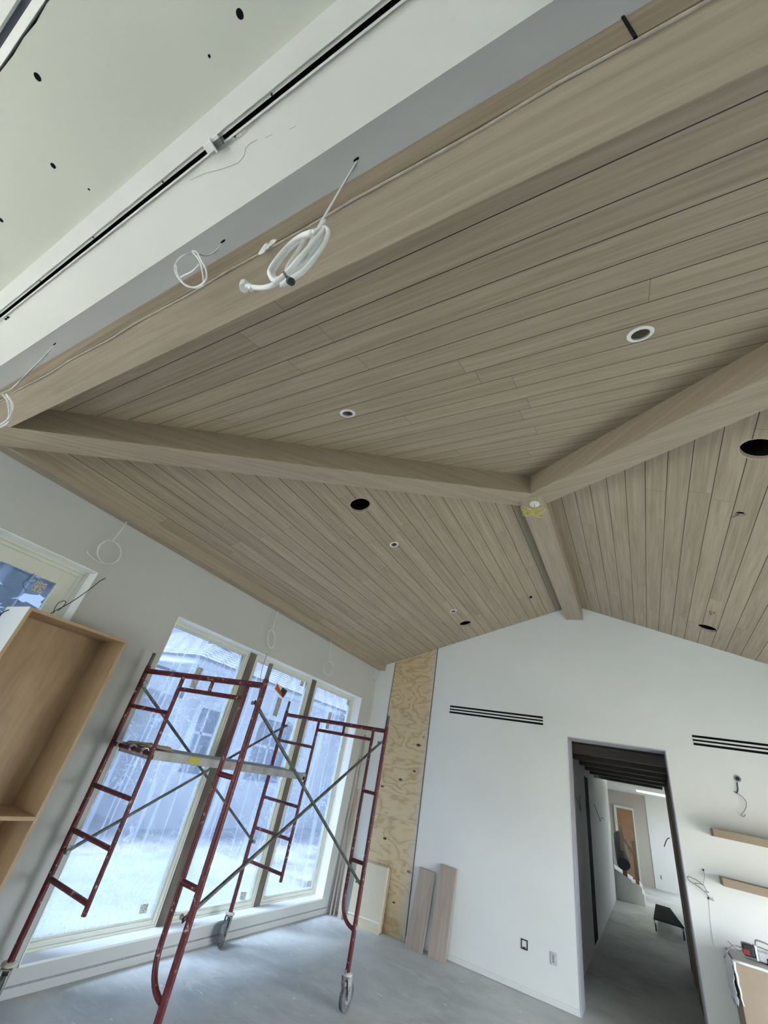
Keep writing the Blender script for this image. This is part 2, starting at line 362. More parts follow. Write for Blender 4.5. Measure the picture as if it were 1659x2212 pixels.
# header above the near beam: vertical face with its shade put into the grey, then flat white soffit, slot, track, primed ceiling
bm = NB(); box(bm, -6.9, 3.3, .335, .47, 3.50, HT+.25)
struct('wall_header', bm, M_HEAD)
bm = NB(); box(bm, -6.9, 3.3, .082, .40, HT, HT+.08); struct('ceiling_soffit', bm, M_WHITE)
bm = NB(); box(bm, -6.9, 3.3, .076, .084, HT-.012, HT+.03)
box(bm, -6.9, 3.3, .040, .058, HT-.004, HT+.05); box(bm, -6.9, 3.3, -.040, .041, HT-.016, HT+.05); struct('trim_1', bm, M_TRIM)
bm = NB(); box(bm, -6.9, 3.3, .050, .09, HT+.05, HT+.09); struct('ceiling_slot_back', bm, M_DARK)
bm = NB()
# primed ceiling with a ragged far edge
n = 90; top = []
ve = [bm.verts.new((-6.9 + 10.2*i/n, -.612 + random.uniform(-.008, .006)*(1 if random.random() < .5 else .35), HT+.012)) for i in range(n+1)]
vf = [bm.verts.new((-6.9 + 10.2*i/n, -.0402, HT+.012)) for i in range(n+1)]
for i in range(n): bm.faces.new((ve[i], vf[i], vf[i+1], ve[i+1]))
r = bmesh.ops.extrude_face_region(bm, geom=bm.faces[:]); bmesh.ops.translate(bm, vec=(0, 0, .02), verts=[g for g in r['geom'] if isinstance(g, bmesh.types.BMVert)])
bmesh.ops.recalc_face_normals(bm, faces=bm.faces); prim = struct('ceiling_near', bm, M_PRIME)
bm = NB(); box(bm, -6.9, 3.3, -.655, .04, HT+.06, HT+.10); struct('ceiling_backing', bm, M_DARK)
bm = NB(); box(bm, -6.9, 3.3, -.655, -.626, HT+.006, HT+.05); struct('trim_2', bm, M_TRIM)
bm = NB(); box(bm, -6.9, 3.3, -.690, -.655, HT+.05, HT+.09); struct('ceiling_dark_strip', bm, speck('slate_track', (.07, .09, .12, 1), (.10, .12, .16, 1), 8))
bm = NB(); box(bm, -6.9, 3.3, -7.4, -.690, HT+.012, HT+.05); struct('ceiling_rear', bm, M_WHITE)
for (px, py, r) in ((518,30,.016), (81,166,.016), (115,358,.014), (2,475,.014), (192,409,.006), (452,121,.006)):
    c = at(px, py, 'Z', HT+.012); bm = NB(); lathe(bm, [(r, -.0015), (r, .012)], c, (0, 0, 1), 20)
    tag(obj('drilled_hole', bm, M_DARK, prim), 'dark drilled hole')
# little screws along the track strip
for (px, py) in ((587,204), (352,393), (202,513), (87,607)):
    c = at(px, py, 'Z', HT-.004); bm = NB(); lathe(bm, [(.006, -.002), (.006, .01)], c, (0, 0, 1), 10)
    obj('track_screw', bm, M_BLACK, bpy.data.objects['trim_1'])
t = thing('track_bracket', at(470,310,'Z',HT-.01), 'small white clip bracket bridging the black ceiling slot', 'bracket')
c = at(470, 308, 'Z', HT)
bm = NB(); box(bm, c.x-.075, c.x+.035, .040, .082, HT-.022, HT+.02); box(bm, c.x-.02, c.x-.008, -.0+.036, .095, HT-.034, HT); bevel(obj('plate', bm, M_TRIM, t), .003)
bm = NB(); box(bm, c.x-.006, c.x+.045, .055, .083, HT-.028, HT-.02); obj('jaw', bm, M_GALV, t)
t = thing('gap_filler', at(15,688,'Z',HT), 'torn dark gap in the plaster beside the left end of the slot', 'plaster gap')
c = at(15, 688, 'Z', HT-.001); bm = NB()
for k in range(3): box(bm, c.x-.03+k*.022, c.x-.005+k*.022, .094+.004*(k % 2), .104+.004*((k+1) % 2), HT-.003, HT-.0005)
obj('chip', bm, M_DARK, t)
# plaster damage next to the bracket and hairline cracks (thin real grooves shown as dark threads)
bm = NB(); tube(bm, [at(*q, 'Z', HT-.0008) for q in ((410,390), (440,375), (480,365), (515,352), (528,335), (530,320), (540,310), (556,302))], .0009, 4)
tube(bm, [at(*q, 'Z', HT-.0008) for q in ((573,298), (588,290))], .0009, 4); tube(bm, [at(*q, 'Z', HT-.0008) for q in ((625,280), (640,272))], .0009, 4)
tag(obj('plaster_crack', bm, speck('crack', (.25, .26, .27, 1), (.3, .31, .32, 1)), bpy.data.objects['ceiling_soffit']), 'hairline crack')
bm = NB()
for q in ((500,300,.03), (514,292,.022), (488,322,.02), (526,283,.014)):
    c = at(q[0], q[1], 'Z', HT-.001); box(bm, c.x-q[2], c.x+q[2], c.y-.006, c.y+.008, HT-.004, HT-.0004)
tag(obj('plaster_patch', bm, M_TRIM, bpy.data.objects['ceiling_soffit']), 'rough plaster patch')

# ------------------------------------------------------------------ wooden ceilings with round cut-outs
HOLES = {'L': [(-2.188, 2.788, .105), (-2.202, 6.221, .100), (-2.197, 3.592, .040), (-2.206, 5.656, .040)],
         'R': [(.906, 2.782, .105), (.906, 3.568, .036), (.913, 5.656, .030), (.911, 6.202, .105)],
         'N': []}
def slope(kind, poly, holes, zf, uvf, mat):
    pts = [Vector(p) for p in poly]; edges = [(i, (i+1) % len(pts)) for i in range(len(pts))]; sx, sy = (1/SK, 1) if kind in 'LR' else (1, 1/SK)
    for (hx, hy, hr) in holes:
        b = len(pts); k = 36
        pts += [Vector((hx+math.cos(2*math.pi*i/k)*hr*sx, hy+math.sin(2*math.pi*i/k)*hr*sy)) for i in range(k)]
        edges += [(b+i, b+(i+1) % k) for i in range(k)]
    v, e, f, *_ = delaunay_2d_cdt(pts, edges, [], 1, 1e-5)
    bm = NB(); bv = [bm.verts.new((p.x, p.y, zf(p.x, p.y))) for p in v]
    for tri in f:
        c = sum((v[i] for i in tri), Vector((0, 0)))/len(tri)
        if any(((c.x-hx)/sx)**2 + ((c.y-hy)/sy)**2 < (hr*.985)**2 for hx, hy, hr in holes): continue
        bm.faces.new([bv[i] for i in tri])
    bmesh.ops.recalc_face_normals(bm, faces=bm.faces)
    uvmap(bm, uvf); o = struct('ceiling', bm, mat)
    return o
YE = .47
dN = [(1.5617, 1), ]
hipx = lambda y: (YA - y)
near_dl = [at(1383, 720, 'Z', 3.87), at(751, 892, 'Z', 3.87)]
NLs = []
for (px, py) in ((1383, 720), (751, 892)):
    d = ray(px, py); tt = (ZA-P*YA-(CAM.z-P*CAM.y))/(d.z-P*d.y); NLs.append(CAM+d*tt)
cL = slope('L', [(XL, YB), (XL, YA-(XC-XL)), (XC, YA), (XC, YB)], HOLES['L'], lambda x, y: zl(x), lambda c: (c.y, (XC-c.x)*SK), mat_boards('left_slope_boards', .88))
cR = slope('R', [(XR, YB), (XC, YB), (XC, YA), (XR, YA-(XR-XC))], HOLES['R'], lambda x, y: zr(x), lambda c: (c.y, (c.x-XC)*SK), mat_boards('right_slope_boards', .70))
cN = slope('N', [(XC, YA), (XC-(YA-YE), YE), (XC+(YA-YE), YE)], [(p.x, p.y, .045) for p in NLs], lambda x, y: zn(y), lambda c: (c.x+20, (YA-c.y)*SK), mat_boards('near_slope_boards', .81))
# roof skin above
bm = NB()
for (a, b, c, d) in (((XL-.3, .5, zl(XL-.3)), (XC, .5, ZA), (XC, YB+.4, ZA), (XL-.3, YB+.4, zl(XL-.3))), ((XC, .5, ZA), (XR+.3, .5, zr(XR+.3)), (XR+.3, YB+.4, zr(XR+.3)), (XC, YB+.4, ZA))):
    slab(bm, *[Vector(p)+Vector((0, 0, .32)) for p in (a, b, c, d)], (0, 0, .05))
box(bm, -7.2, 3.5, -7.7, .6, HT+.40, HT+.45); box(bm, XL-.3, XR+.3, YB+.10, YB+.35, 3.6, 4.9)
struct('roof', bm, M_DARK)
tag(bpy.data.objects['roof'], kind='structure')

def prism_beam(name, a, b, side, w, hgt, label, mat=M_BEAM, zoff=0):
    # a,b centre-line points of the underside; side = horizontal unit vector across; top hgt above
    a, b, side = Vector(a), Vector(b), Vector(side); bm = NB(); L = (b-a).length
    q = [a-side*w/2, a+side*w/2, b+side*w/2, b-side*w/2]; up = Vector((0, 0, hgt))
    lo = [bm.verts.new(p) for p in q]; hi = [bm.verts.new(p+up) for p in q]; uvl = bm.loops.layers.uv.verify()
    d = (b-a).normalized()
    def face(vs, off):
        f = bm.faces.new(vs)
        for lp in f.loops:
            r = lp.vert.co-a; lp[uvl].uv = (r.dot(d)+off*5, r.dot(side) + r.z*1.0 + off)
    face(lo[::-1], 1); face(hi, 2)
    for i in range(4): face((lo[i], lo[(i+1) % 4], hi[(i+1) % 4], hi[i]), 3+i)
    bmesh.ops.recalc_face_normals(bm, faces=bm.faces)
    o = obj(name, bm, mat); tag(o, label, 'beam'); bevel(o, .004, 1); return o
prism_beam('ridge_beam', (-.651, 3.436, 4.296), (-.651, YB, 4.296), (1, 0, 0), .243, .26, 'short wooden ridge beam running from the back gable wall to where two hip beams meet')
HZ = 4.33; q2 = 1/math.sqrt(2)
L1 = 3.07
prism_beam('hip_beam', (-.643, 3.552, HZ), (-.643-L1, 3.552-L1, HZ-P*L1), (q2, -q2, 0), .243, .27, 'long wooden hip beam running down to the left corner by the windows')
prism_beam('hip_beam', (-.643, 3.552, HZ), (-.643+L1, 3.552-L1, HZ-P*L1), (q2, q2, 0), .243, .27, 'wooden hip beam running up and out of the photo at right')
# eave beams
bm_l = prism_beam('eave_beam', ((XL-3.852)/2-.0, .36, 3.288), ((XL-3.852)/2, YB, 3.288), (1, 0, 0), 3.996-3.852, .30, 'long wooden eave beam along the top of the window wall')
nb = prism_beam('eave_beam', (XL, (.338+.503)/2, 3.288), (XR, (.338+.503)/2, 3.288), (0, 1, 0), .165, .232, 'wide wooden eave beam overhead below the shaded plaster header')
bm = NB(); box(bm, XL, XR, .3335, .338, 3.296, 3.516)
uvmap(bm, lambda c: (c.x, c.z)); tag(obj('side_board', bm, M_RAW, nb), 'rough darker side board of the beam')
bm = NB(); tube(bm, [(XL+.0+i*.2, .338+.003*math.sin(i*2.1), 3.288+.002*math.sin(i*1.7)) for i in range(34)], .0038, 6)
obj('caulk_line', bm, M_SEAL, nb)
bm = NB(); box(bm, .169, .176, .330, .336, 3.286, 3.523); obj('board_joint', bm, M_DARK, nb)
bm = NB(); c = at(578, 530, 'Y', .332)
for k in range(6): box(bm, c.x-.03+k*.011, c.x-.015+k*.011, .331, .334, c.z-.035-.02*math.sin(k), c.z+.02+.012*math.cos(k*2))
tag(obj('paint_patch', bm, M_TRIM, nb), 'pale torn paint patch')
prism_beam('eave_beam', ((XR+2.572)/2, .36, 3.288), ((XR+2.572)/2, YB, 3.288), (1, 0, 0), .144, .30, 'wooden eave beam along the right wall')

# ------------------------------------------------------------------ plywood, baseboard, door trim
bm = NB(); s0 = [(-3.655, -2.886)]
xz = lambda z: XC-(ZA-.004-z)/P
for q in ([(-3.655, 0), (-2.886, 0), (-2.886, 1.213), (-3.655, 1.213)], [(-3.655, 1.217), (-2.886, 1.217), (-2.886, 2.43), (-3.655, 2.43)],
          [(-3.655, 2.434), (-2.886, 2.434), (-2.886, 3.563), (xz(3.563), 3.563), (-3.655, zl(-3.655)-.004)], [(xz(3.567), 3.567), (-2.886, 3.567), (-2.886, zl(-2.886)-.004)]):
    a = [bm.verts.new((x, YB-.012, z)) for x, z in q]; b = [bm.verts.new((x, YB, z)) for x, z in q]; bm.faces.new(a); bm.faces.new(b[::-1])
    for k in range(len(q)): bm.faces.new((a[k], b[k], b[(k+1) % len(q)], a[(k+1) % len(q)]))
bmesh.ops.recalc_face_normals(bm, faces=bm.faces)
uvmap(bm, lambda c: (c.x, c.z)); ply = struct('wall_back_plywood', bm, M_PLY)
bm = NB(); box(bm, -2.886, -2.880, YB-.014, YB, .0, zl(-2.88)-.0); box(bm, -3.665, -3.655, YB-.013, YB, 0, 3.45); obj('plywood_gap', bm, M_BCABLE, ply)
bm = NB(); box(bm, -2.88, DX0-.004, YB-.014, YB, .004, .034); box(bm, -2.88, DX0-.004, YB-.010, YB, .034, .052); struct('baseboard_back', bm, M_TRIM)
bm = NB(); box(bm, XL, XL+.006, 2.2, YB-.01, .0, .055); struct('baseboard_left', bm, M_GREY)
bm = NB(); box(bm, XL-.001, XL+.002, 2.2, 6.6, .055, .066); obj('shadow_gap', bm, M_GCABLE, bpy.data.objects['baseboard_left'])
# door casing lining (door_1)
M_JAMB = speck('grey_jamb_primer', (.42, .42, .47, 1), (.48, .48, .52, 1), 4, .7, .2)
bm = NB(); box(bm, DX0, DX0+.012, YB-.004, YB+.33, 0, DZ); box(bm, DX1-.010, DX1, YB-.004, YB+.33, 0, DZ); box(bm, DX0, DX1, YB-.004, YB+.33, DZ-.012, DZ); struct('door_1', bm, M_JAMB)

# ------------------------------------------------------------------ window 2: three tall panes in a recess
GX = -4.165
win = None
def framebars(bm, y0, y1, z0, z1, x0, x1, w, step=.0):
    box(bm, x0, x1, y0, y0+w, z0, z1); box(bm, x0, x1, y1-w, y1, z0, z1); box(bm, x0, x1, y0+w, y1-w, z0, z0+w); box(bm, x0, x1, y0+w, y1-w, z1-w, z1)
bm = NB(); y0, y1, z0, z1 = WO
cells = [(y0, 3.855), (3.965, 5.205), (5.305, y1)]
for (a, b) in cells:
    framebars(bm, a, b, z0, z1, -4.20, -4.145, .055)
    framebars(bm, a+.055, b-.055, z0+.055, z1-.055, -4.20, -4.155, .018)
    framebars(bm, a, b, z0, z1, -4.145, -4.137, .022)
win = struct('window_2', bm, M_WINF); bevel(win, .003)
for (a, b) in ((3.855, 3.965), (5.205, 5.305)):
    bm = NB(); box(bm, -4.20, -4.13, a, b, z0, z1); uvmap(bm, lambda c: (c.z, c.y+c.x)); tag(obj('mullion', bm, M_MULL, win), 'raw brown wooden mullion')
for (a, b) in cells:
    bm = NB(); box(bm, GX-.006, GX, a+.07, b-.07, z0+.07, z1-.07); tag(obj('glass_pane', bm, M_FILM, win), 'glass pane under scratched blue protective film')
# reveal lining
bm = NB(); box(bm, -4.137, XL+.004, y0, y1, z1-.006, z1+.001); box(bm, -4.137, XL+.004, y1-.006, y1+.001, z0, z1); box(bm, -4.137, XL+.004, y0-.001, y0+.006, z0, z1)
tag(obj('reveal', bm, M_REVEAL, win), 'bright white reveal lining')
# sill board
bm = NB(); box(bm, -4.14, XL+.012, y0-.0, y1, z0-.012, z0+.004); obj('sill', bm, M_TRIM, win)
def quad(bm, pts, x): 
    vs = [bm.verts.new((x, p[0], p[1])) for p in pts]; f = bm.faces.new(vs); r = bmesh.ops.extrude_face_region(bm, geom=[f]); bmesh.ops.translate(bm, vec=(.0015, 0, 0), verts=[g for g in r['geom'] if isinstance(g, bmesh.types.BMVert)]); bmesh.ops.recalc_face_normals(bm, faces=bm.faces)
for pts in ([(3.20,2.369),(3.285,2.369),(3.286,2.155),(3.20,2.153)], [(4.609,2.351),(4.70,2.344),(4.695,2.118),(4.607,2.123)], [(4.993,2.677),(5.066,2.677),(5.06,2.583),(4.985,2.582)],
            [(5.848,2.389),(5.93,2.392),(5.932,2.153),(5.848,2.157)], [(6.283,2.668),(6.363,2.671),(6.37,2.576),(6.29,2.579)], [(3.62,.347),(3.70,.346),(3.71,.278),(3.628,.281)],
            [(4.95,.320),(5.05,.312),(5.05,.244),(4.96,.253)], [(6.258,.327),(6.353,.317),(6.353,.250),(6.258,.261)]):
    bm = NB(); quad(bm, [(p[0], p[1]) for p in pts], GX+.001); tag(obj('paper_sticker', bm, M_PAPER, win), 'printed paper sticker')
dm = [(4.5066,2.5049), (4.7739,2.4623), (4.7192,2.3476), (4.4850,2.4251)]
bm = NB(); quad(bm, dm, GX+.001); dg = tag(obj('warning_sticker', bm, M_TRIM, win), 'tilted orange and black sticker')
cc = (sum(p[0] for p in dm)/4, sum(p[1] for p in dm)/4); ins = [((p[0]-cc[0])*.88+cc[0], (p[1]-cc[1])*.88+cc[1]) for p in dm]
tmid = ((ins[0][0]+ins[1][0])/2, (ins[0][1]+ins[1][1])/2)
for tri, mt, nm in (([ins[0], cc, ins[3]], M_ORANGE, 'orange_field'), ([cc, ins[2], ins[3]], M_ORANGE, 'orange_field'), ([tmid, ins[1], ins[2], cc], M_BLACK, 'black_field')):
    bm = NB(); quad(bm, tri, GX+.003); obj(nm, bm, mt, dg)

# ------------------------------------------------------------------ window 1 at the far left
y0, y1, z0, z1 = WO1
bm = NB(); framebars(bm, y0, y1, z0, z1, -4.20, -4.125, .035); framebars(bm, y0+.035, y1-.035, z0+.035, z1-.035, -4.20, -4.135, .03)
framebars(bm, y0+.065, y1-.065, z0+.065, z1-.065, -4.19, -4.145, .115)
w1 = struct('window_1', bm, M_WINF); bevel(w1, .003)
bm = NB(); box(bm, -4.125, XL+.004, y0, y1, z1-.006, z1+.001); box(bm, -4.125, XL+.004, y1-.006, y1+.001, z0, z1); tag(obj('reveal', bm, M_REVEAL, w1), 'bright white reveal lining')
bm = NB(); box(bm, GX-.006, GX, y0+.175, y1-.175, z0+.175, z1-.175); tag(obj('glass_pane', bm, M_FILM, w1), 'glass pane under scratched blue protective film')
bm = NB(); quad(bm, [(1.404,2.599),(1.49,2.589),(1.486,2.498),(1.398,2.505)], GX+.001) if False else quad(bm, [(1.385,2.585),(1.47,2.575),(1.466,2.488),(1.380,2.495)], GX+.001); tag(obj('paper_sticker', bm, M_PAPER, w1), 'printed paper sticker')

# ------------------------------------------------------------------ downlights, cut-outs
def nrm(k): return {'L': Vector((P, 0, -1)), 'R': Vector((-P, 0, -1)), 'N': Vector((0, P, -1))}[k].normalized()
def pt(k, x, y): return Vector((x, y, zl(x) if k == 'L' else zr(x) if k == 'R' else zn(y)))
def downlight(k, x, y, r, label):
    c = pt(k, x, y); n = nrm(k); t = thing('recessed_downlight', c, label, 'ceiling light', 'recessed downlights in the wood ceiling')
    bm = NB(); disc_ring(bm, c, n, r*.76, r*1.10, .006); disc_ring(bm, c, n, r*.76, r*.82, .009); obj('trim_ring', bm, M_RINGW, t)
    bm = NB(); n2 = -n; u = n2.orthogonal().normalized(); v = n2.cross(u); K = 32; rings = []
    for (rr, h) in ((r*.80, -.004), (r*.80, .05), (r*.62, .10), (.0001, .10)):
        rings.append([bm.verts.new(c+n2*h+(u*math.cos(a)+v*math.sin(a))*rr) for a in [2*math.pi*i/K for i in range(K)]])
    for a, b in zip(rings, rings[1:]):
        for i in range(K): bm.faces.new((a[i], a[(i+1) % K], b[(i+1) % K], b[i]))
    obj('reflector', bm, M_CAN, t, smooth=True)
    bm = NB(); lathe(bm, [(r*.3, .06), (r*.34, .085), (r*.30, .098)], c, n2, 20); obj('lamp', bm, M_RINGW, t)
downlight('N', NLs[0].x, NLs[0].y, .055, 'white ringed downlight in the near slope at upper right, largest of them')
downlight('N', NLs[1].x, NLs[1].y, .050, 'white ringed downlight above the long left hip beam')
downlight('L', -2.197, 3.592, .046, 'white ringed downlight just beyond the big round hole in the left slope')
downlight('L', -2.206, 5.656, .046, 'smallest white ringed downlight, near the back wall on the left slope')
def cutout(k, x, y, r, label, extra=None):
    c = pt(k, x, y); n = -nrm(k); t = thing('round_ceiling_cutout', c, label, 'ceiling hole', 'open round holes in the wood ceiling')
    bm = NB(); disc_ring(bm, c - n*.001, n, r*.97, r*1.015, .03, 40); tag(obj('cut_edge', bm, M_STRIP, t), 'raw wood cut edge')
    bm = NB(); u = n.orthogonal().normalized(); v = n.cross(u); K = 32; rings = []
    for (rr, h) in ((r*1.01, .0), (r*1.01, .16), (.0001, .16)):
        rings.append([bm.verts.new(c+n*(h+.028 if h == 0 else h)+(u*math.cos(a)+v*math.sin(a))*rr) for a in [2*math.pi*i/K for i in range(K)]])
    for a, b in zip(rings, rings[1:]):
        for i in range(K): bm.faces.new((a[i], a[(i+1) % K], b[(i+1) % K], b[i]))
    obj('cavity', bm, M_DARK, t); return t
cutout('L', -2.188, 2.788, .105, 'big dark round hole in the left slope beside the long hip beam')
cutout('L', -2.202, 6.221, .100, 'dark round hole in the left slope close to the back wall')
cutout('R', .906, 2.782, .105, 'big dark round hole at the right edge of the photo')
t = cutout('R', .906, 3.568, .036, 'small dark hole with a loose wire on the right slope')
bm = NB(); c = pt('R', .906, 3.568); tube(bm, smooth_path([c+Vector((0, 0, .08)), c+Vector((-.01, 0, .0)), c+Vector((-.035, -.01, -.02)), c+Vector((-.065, 0, -.02))]), .0025, 6); obj('loose_wire', bm, M_BCABLE, t)
t = cutout('R', .913, 5.656, .030, 'small hole with plumbing fitting on the right slope near the back')
c = pt('R', .913, 5.656); bm = NB(); lathe(bm, [(.012, -.03), (.018, -.005), (.018, .05)], c, (0, 0, 1), 14); lathe(bm, [(.006, -.02), (.006, .05)], c+Vector((-.018, 0, -.02)), (0, 0, 1), 10); obj('fitting', bm, speck('brass_fitting', (.32, .28, .16, 1), (.45, .40, .25, 1), 20, .4, .5, .5), t)
cutout('R', .911, 6.202, .105, 'dark round hole in the right slope close to the back wall')
c = pt('L', -1.154, 6.02); bm = NB(); lathe(bm, [(.018, -.002), (.018, .02)], c, nrm('L'), 16)
o = obj('knot_hole', bm, M_DARK); tag(o, 'tiny dark pin hole in a board near the ridge and back wall', 'ceiling hole')

# ------------------------------------------------------------------ yellow cable bundle below ridge end
t = thing('ridge_cable_bundle', (-.635, 3.552, 4.296), 'yellow cable looped in a bow under the near end of the ridge beam', 'cable')
bm = NB(); lathe(bm, [(.048, -.010), (.050, -.006), (.050, .002)], (-.635, 3.552, 4.296), (0, 0, 1), 28); obj('white_box_cover', bm, M_RINGW, t)
bm = NB(); c0 = Vector((-.655, 3.53, 4.18)); U = R3.transposed() @ Vector((1, 0, 0)); V = R3.transposed() @ Vector((0, -1, 0)); Wd = U.cross(V)
def petal(ang, ln, wd, off=0):
    d = U*math.cos(ang)+V*math.sin(ang); s = -U*math.sin(ang)+V*math.cos(ang); out = []
    for k in range(15):
        a = 2*math.pi*k/14; out.append(c0 + d*(ln*(1-math.cos(a))/2) + s*(wd*math.sin(a)) + Wd*(off*math.sin(a/2)))
    tube(bm, smooth_path(out, 3), .0035, 6)
for (a, l, w_, o_) in ((2.75, .125, .022, .01), (2.9, .10, .028, -.02), (3.2, .085, .018, .03), (.25, .125, .022, .02), (.1, .10, .026, -.03), (-.35, .115, .022, 0), (-.15, .07, .02, .03), (3.5, .08, .018, 0), (2.6, .07, .015, .03), (.5, .08, .02, 0), (3.35, .095, .022, -.01), (-.6, .06, .015, .02)): petal(a, l, w_, o_)
tube(bm, smooth_path([(-.635, 3.552, 4.29), (-.64, 3.545, 4.24), c0]), .004, 6); lathe(bm, [(.010, -.014), (.012, 0), (.010, .014)], c0, V, 10)
obj('cable_loops', bm, M_YEL, t, smooth=True)

# ------------------------------------------------------------------ hanging cable coils
def cable(name, pts, r, mat, label, k=5, extra=None, group=None):
    bm = NB(); tube(bm, smooth_path(pts, k), r, 7); o = obj(name, bm, mat, smooth=True); tag(o, label, 'cable', group)
    return o
def b_(x, y): return (300+x/2.765, 250+y/2.765)
# big white coil
base = at(770, 345, 'Y', .334)
t = thing('white_cable_coil', base, 'thick white cable coil tied and hanging lowest from the plaster header', 'cable')
bm = NB(); lathe(bm, [(.012, -.002), (.012, .004)], base, (0, -1, 0), 14); obj('hole', bm, M_DARK, t)
g = lambda q, y=.29: at(*b_(*q), 'Y', y)
bm = NB(); tube(bm, smooth_path([base+Vector((0, .004, 0)), g((1250, 360), .315), g((1150, 530), .30), g((1095, 625), .29), g((1060, 690), .285)]), .0035, 7); tag(obj('lead', bm, M_CABLE, t, True), 'thin grey lead')
bm = NB()
tube(bm, smooth_path([g((1110,630),.29), g((1050,720),.28), g((1000,820),.27), g((930,920),.27), g((890,965),.28), g((850,1020),.28)]), .0062, 8)
for dx, dy, yy in ((0, 0, .27), (14, 14, .285), (-10, 10, .26)):
    tube(bm, smooth_path([g((1040+dx,690+dy),yy), g((960+dx,720+dy),yy+.01), g((880+dx,790+dy),yy+.01), g((810+dx,880+dy),yy), g((790+dx,930+dy),yy), g((820+dx,975+dy),yy), g((870+dx,950+dy),yy), g((960+dx,850+dy),yy-.01), g((1060+dx,740+dy),yy-.01), g((1110+dx,675+dy),yy)]), .0058, 8)
tube(bm, smooth_path([g((1040,700),.26), g((1100,670),.27), g((1130,690),.27), g((1110,760),.27), g((1050,850),.265), g((980,930),.26), g((900,980),.26), g((850,1015),.26)]), .006, 8)
tube(bm, smooth_path([g((1050,700),.28), g((1080,690),.285), g((1100,720),.285), g((1060,800),.28), g((980,890),.275), g((880,960),.27), g((800,1010),.27), g((740,1028),.27), g((680,1025),.27), g((635,1015),.27)]), .0062, 8)
tube(bm, smooth_path([g((1020,690),.30), g((960,790),.30), g((900,880),.295), g((880,930),.29)]), .0055, 8)
obj('coil', bm, M_CABLE, t, True)
bm = NB(); tube(bm, [g((630,1003),.27), g((628,1030),.27)], .012, 8); tube(bm, [g((660,1012),.27), g((672,1038),.27)], .006, 6); obj('taped_end', bm, M_CABLE, t)
bm = NB(); tube(bm, smooth_path([g((865,935),.25), g((880,960),.245), g((905,980),.25), g((912,990),.25)]), .003, 6); tube(bm, [g((900,985),.25), g((912,992),.25)], .008, 8); obj('cable_tie', bm, M_BLACK, t)
# small grey coil
base = at(482, 522, 'Y', .334)
t = thing('grey_cable_coil', base, 'thin white cable rolled in one round loop on the plaster header', 'cable')
bm = NB(); lathe(bm, [(.013, -.002), (.013, .004)], base, (0, -1, 0), 14); obj('hole', bm, M_DARK, t)
bm = NB(); pts = [base+Vector((0, .004, 0))] + [at(*b_(*q), 'Z', z) for z, q in [(3.66,(450,815)),(3.52,(400,835)),(3.42,(350,825)),(3.35,(290,825)),(3.30,(235,860)),(3.28,(213,915)),(3.25,(240,975)),(3.22,(290,1020)),(3.22,(350,1020)),(3.22,(400,980)),(3.24,(400,920)),(3.28,(375,870)),(3.31,(345,815)),(3.31,(320,812)),(3.30,(345,840)),(3.27,(370,890)),(3.22,(385,1000)),(3.19,(340,1028)),(3.19,(280,1010)),(3.2,(232,950)),(3.22,(222,890))]]
tube(bm, smooth_path(pts), .0032, 7); tube(bm, smooth_path([at(*b_(*q), 'Z', 3.24) for q in ((360, 890), (320, 930), (270, 955), (250, 970), (255, 985))]), .0036, 7); obj('coil', bm, M_CABLE, t, True)
# left coil
c_ = lambda x, y: (x/2.963, 700+y/2.963)
base = at(*c_(350, 130), 'Y', .334)
t = thing('cable_coil', base, 'white cable coil cut by the left edge of the photo below the header', 'cable')
bm = NB(); lathe(bm, [(.012, -.002), (.012, .004)], base, (0, -1, 0), 14); obj('hole', bm, M_DARK, t)
bm = NB(); ptsl = [base+Vector((0, .004, 0))] + [at(*c_(*q), 'Z', z) for z, q in [(3.5,(210,280)),(3.2,(80,410)),(3.05,(20,440)),(2.9,(-40,470)),(2.86,(-80,560)),(2.84,(-40,640)),(2.84,(20,640)),(2.84,(70,580)),(2.88,(70,500)),(2.9,(40,450)),(2.86,(85,520)),(2.84,(60,620)),(2.82,(0,660)),(2.82,(-60,640)),(2.84,(-100,560)),(2.86,(-40,450)),(2.88,(10,450)),(2.86,(50,500)),(2.84,(55,600)),(2.8,(0,645))]]
tube(bm, smooth_path(ptsl), .004, 7); obj('coil', bm, M_CABLE, t, True)
# coils hanging in front of the window wall from the eave beam
def hang(x0, y0, cx, cy, rx, ry, r, label, mat=M_CABLE, tail=None, X=-3.935):
    top = at(x0, y0, 'X', X); top.z = 3.288; pts = [top, at((x0*2+cx+rx*.5)/3, (y0*2+cy-ry)/3, 'X', X), at(cx+rx*.35, cy-ry*1.05, 'X', X)]
    for k in range(26): a = -1.0 + 2*math.pi*k/12; pts.append(at(cx+rx*math.cos(a)*(1-.012*k/6), cy+ry*math.sin(a), 'X', X+.006*math.sin(k*.6)))
    if tail: pts += [at(*q, 'X', X) for q in tail]
    return cable('hanging_cable_coil', pts, r, mat, label, 4, group=None)
hang(270, 1132, 236, 1193, 26, 25, .005, 'white wire loop with a curled tail on the wall above the left window corner')
cable('wire_tail', [at(*q, 'X', -3.93) for q in ((236, 1218), (222, 1216), (210, 1212), (199, 1204), (192, 1197), (188, 1191))], .005, M_CABLE, 'curled free end of the white wire above the left window corner')
hang(600, 1322, 586, 1380, 8, 20, .0055, 'narrow white wire loop above the middle mullion of the big window')
hang(712, 1398, 709, 1443, 11, 15, .005, 'round white wire loop on the wall above the right-hand pane')
hang(811, 1449, 807, 1470, 6, 7.5, .0035, 'faint white wire loop in the far corner beside the plywood')
cable('dark_wire', [at(*q, 'X', -3.96) for q in ((228,1249), (215,1256), (200,1268), (180,1283), (150,1303), (118,1320), (108,1327))] , .0035, M_BCABLE, 'dark wire slanting across the casing of the left window above the bookcase')
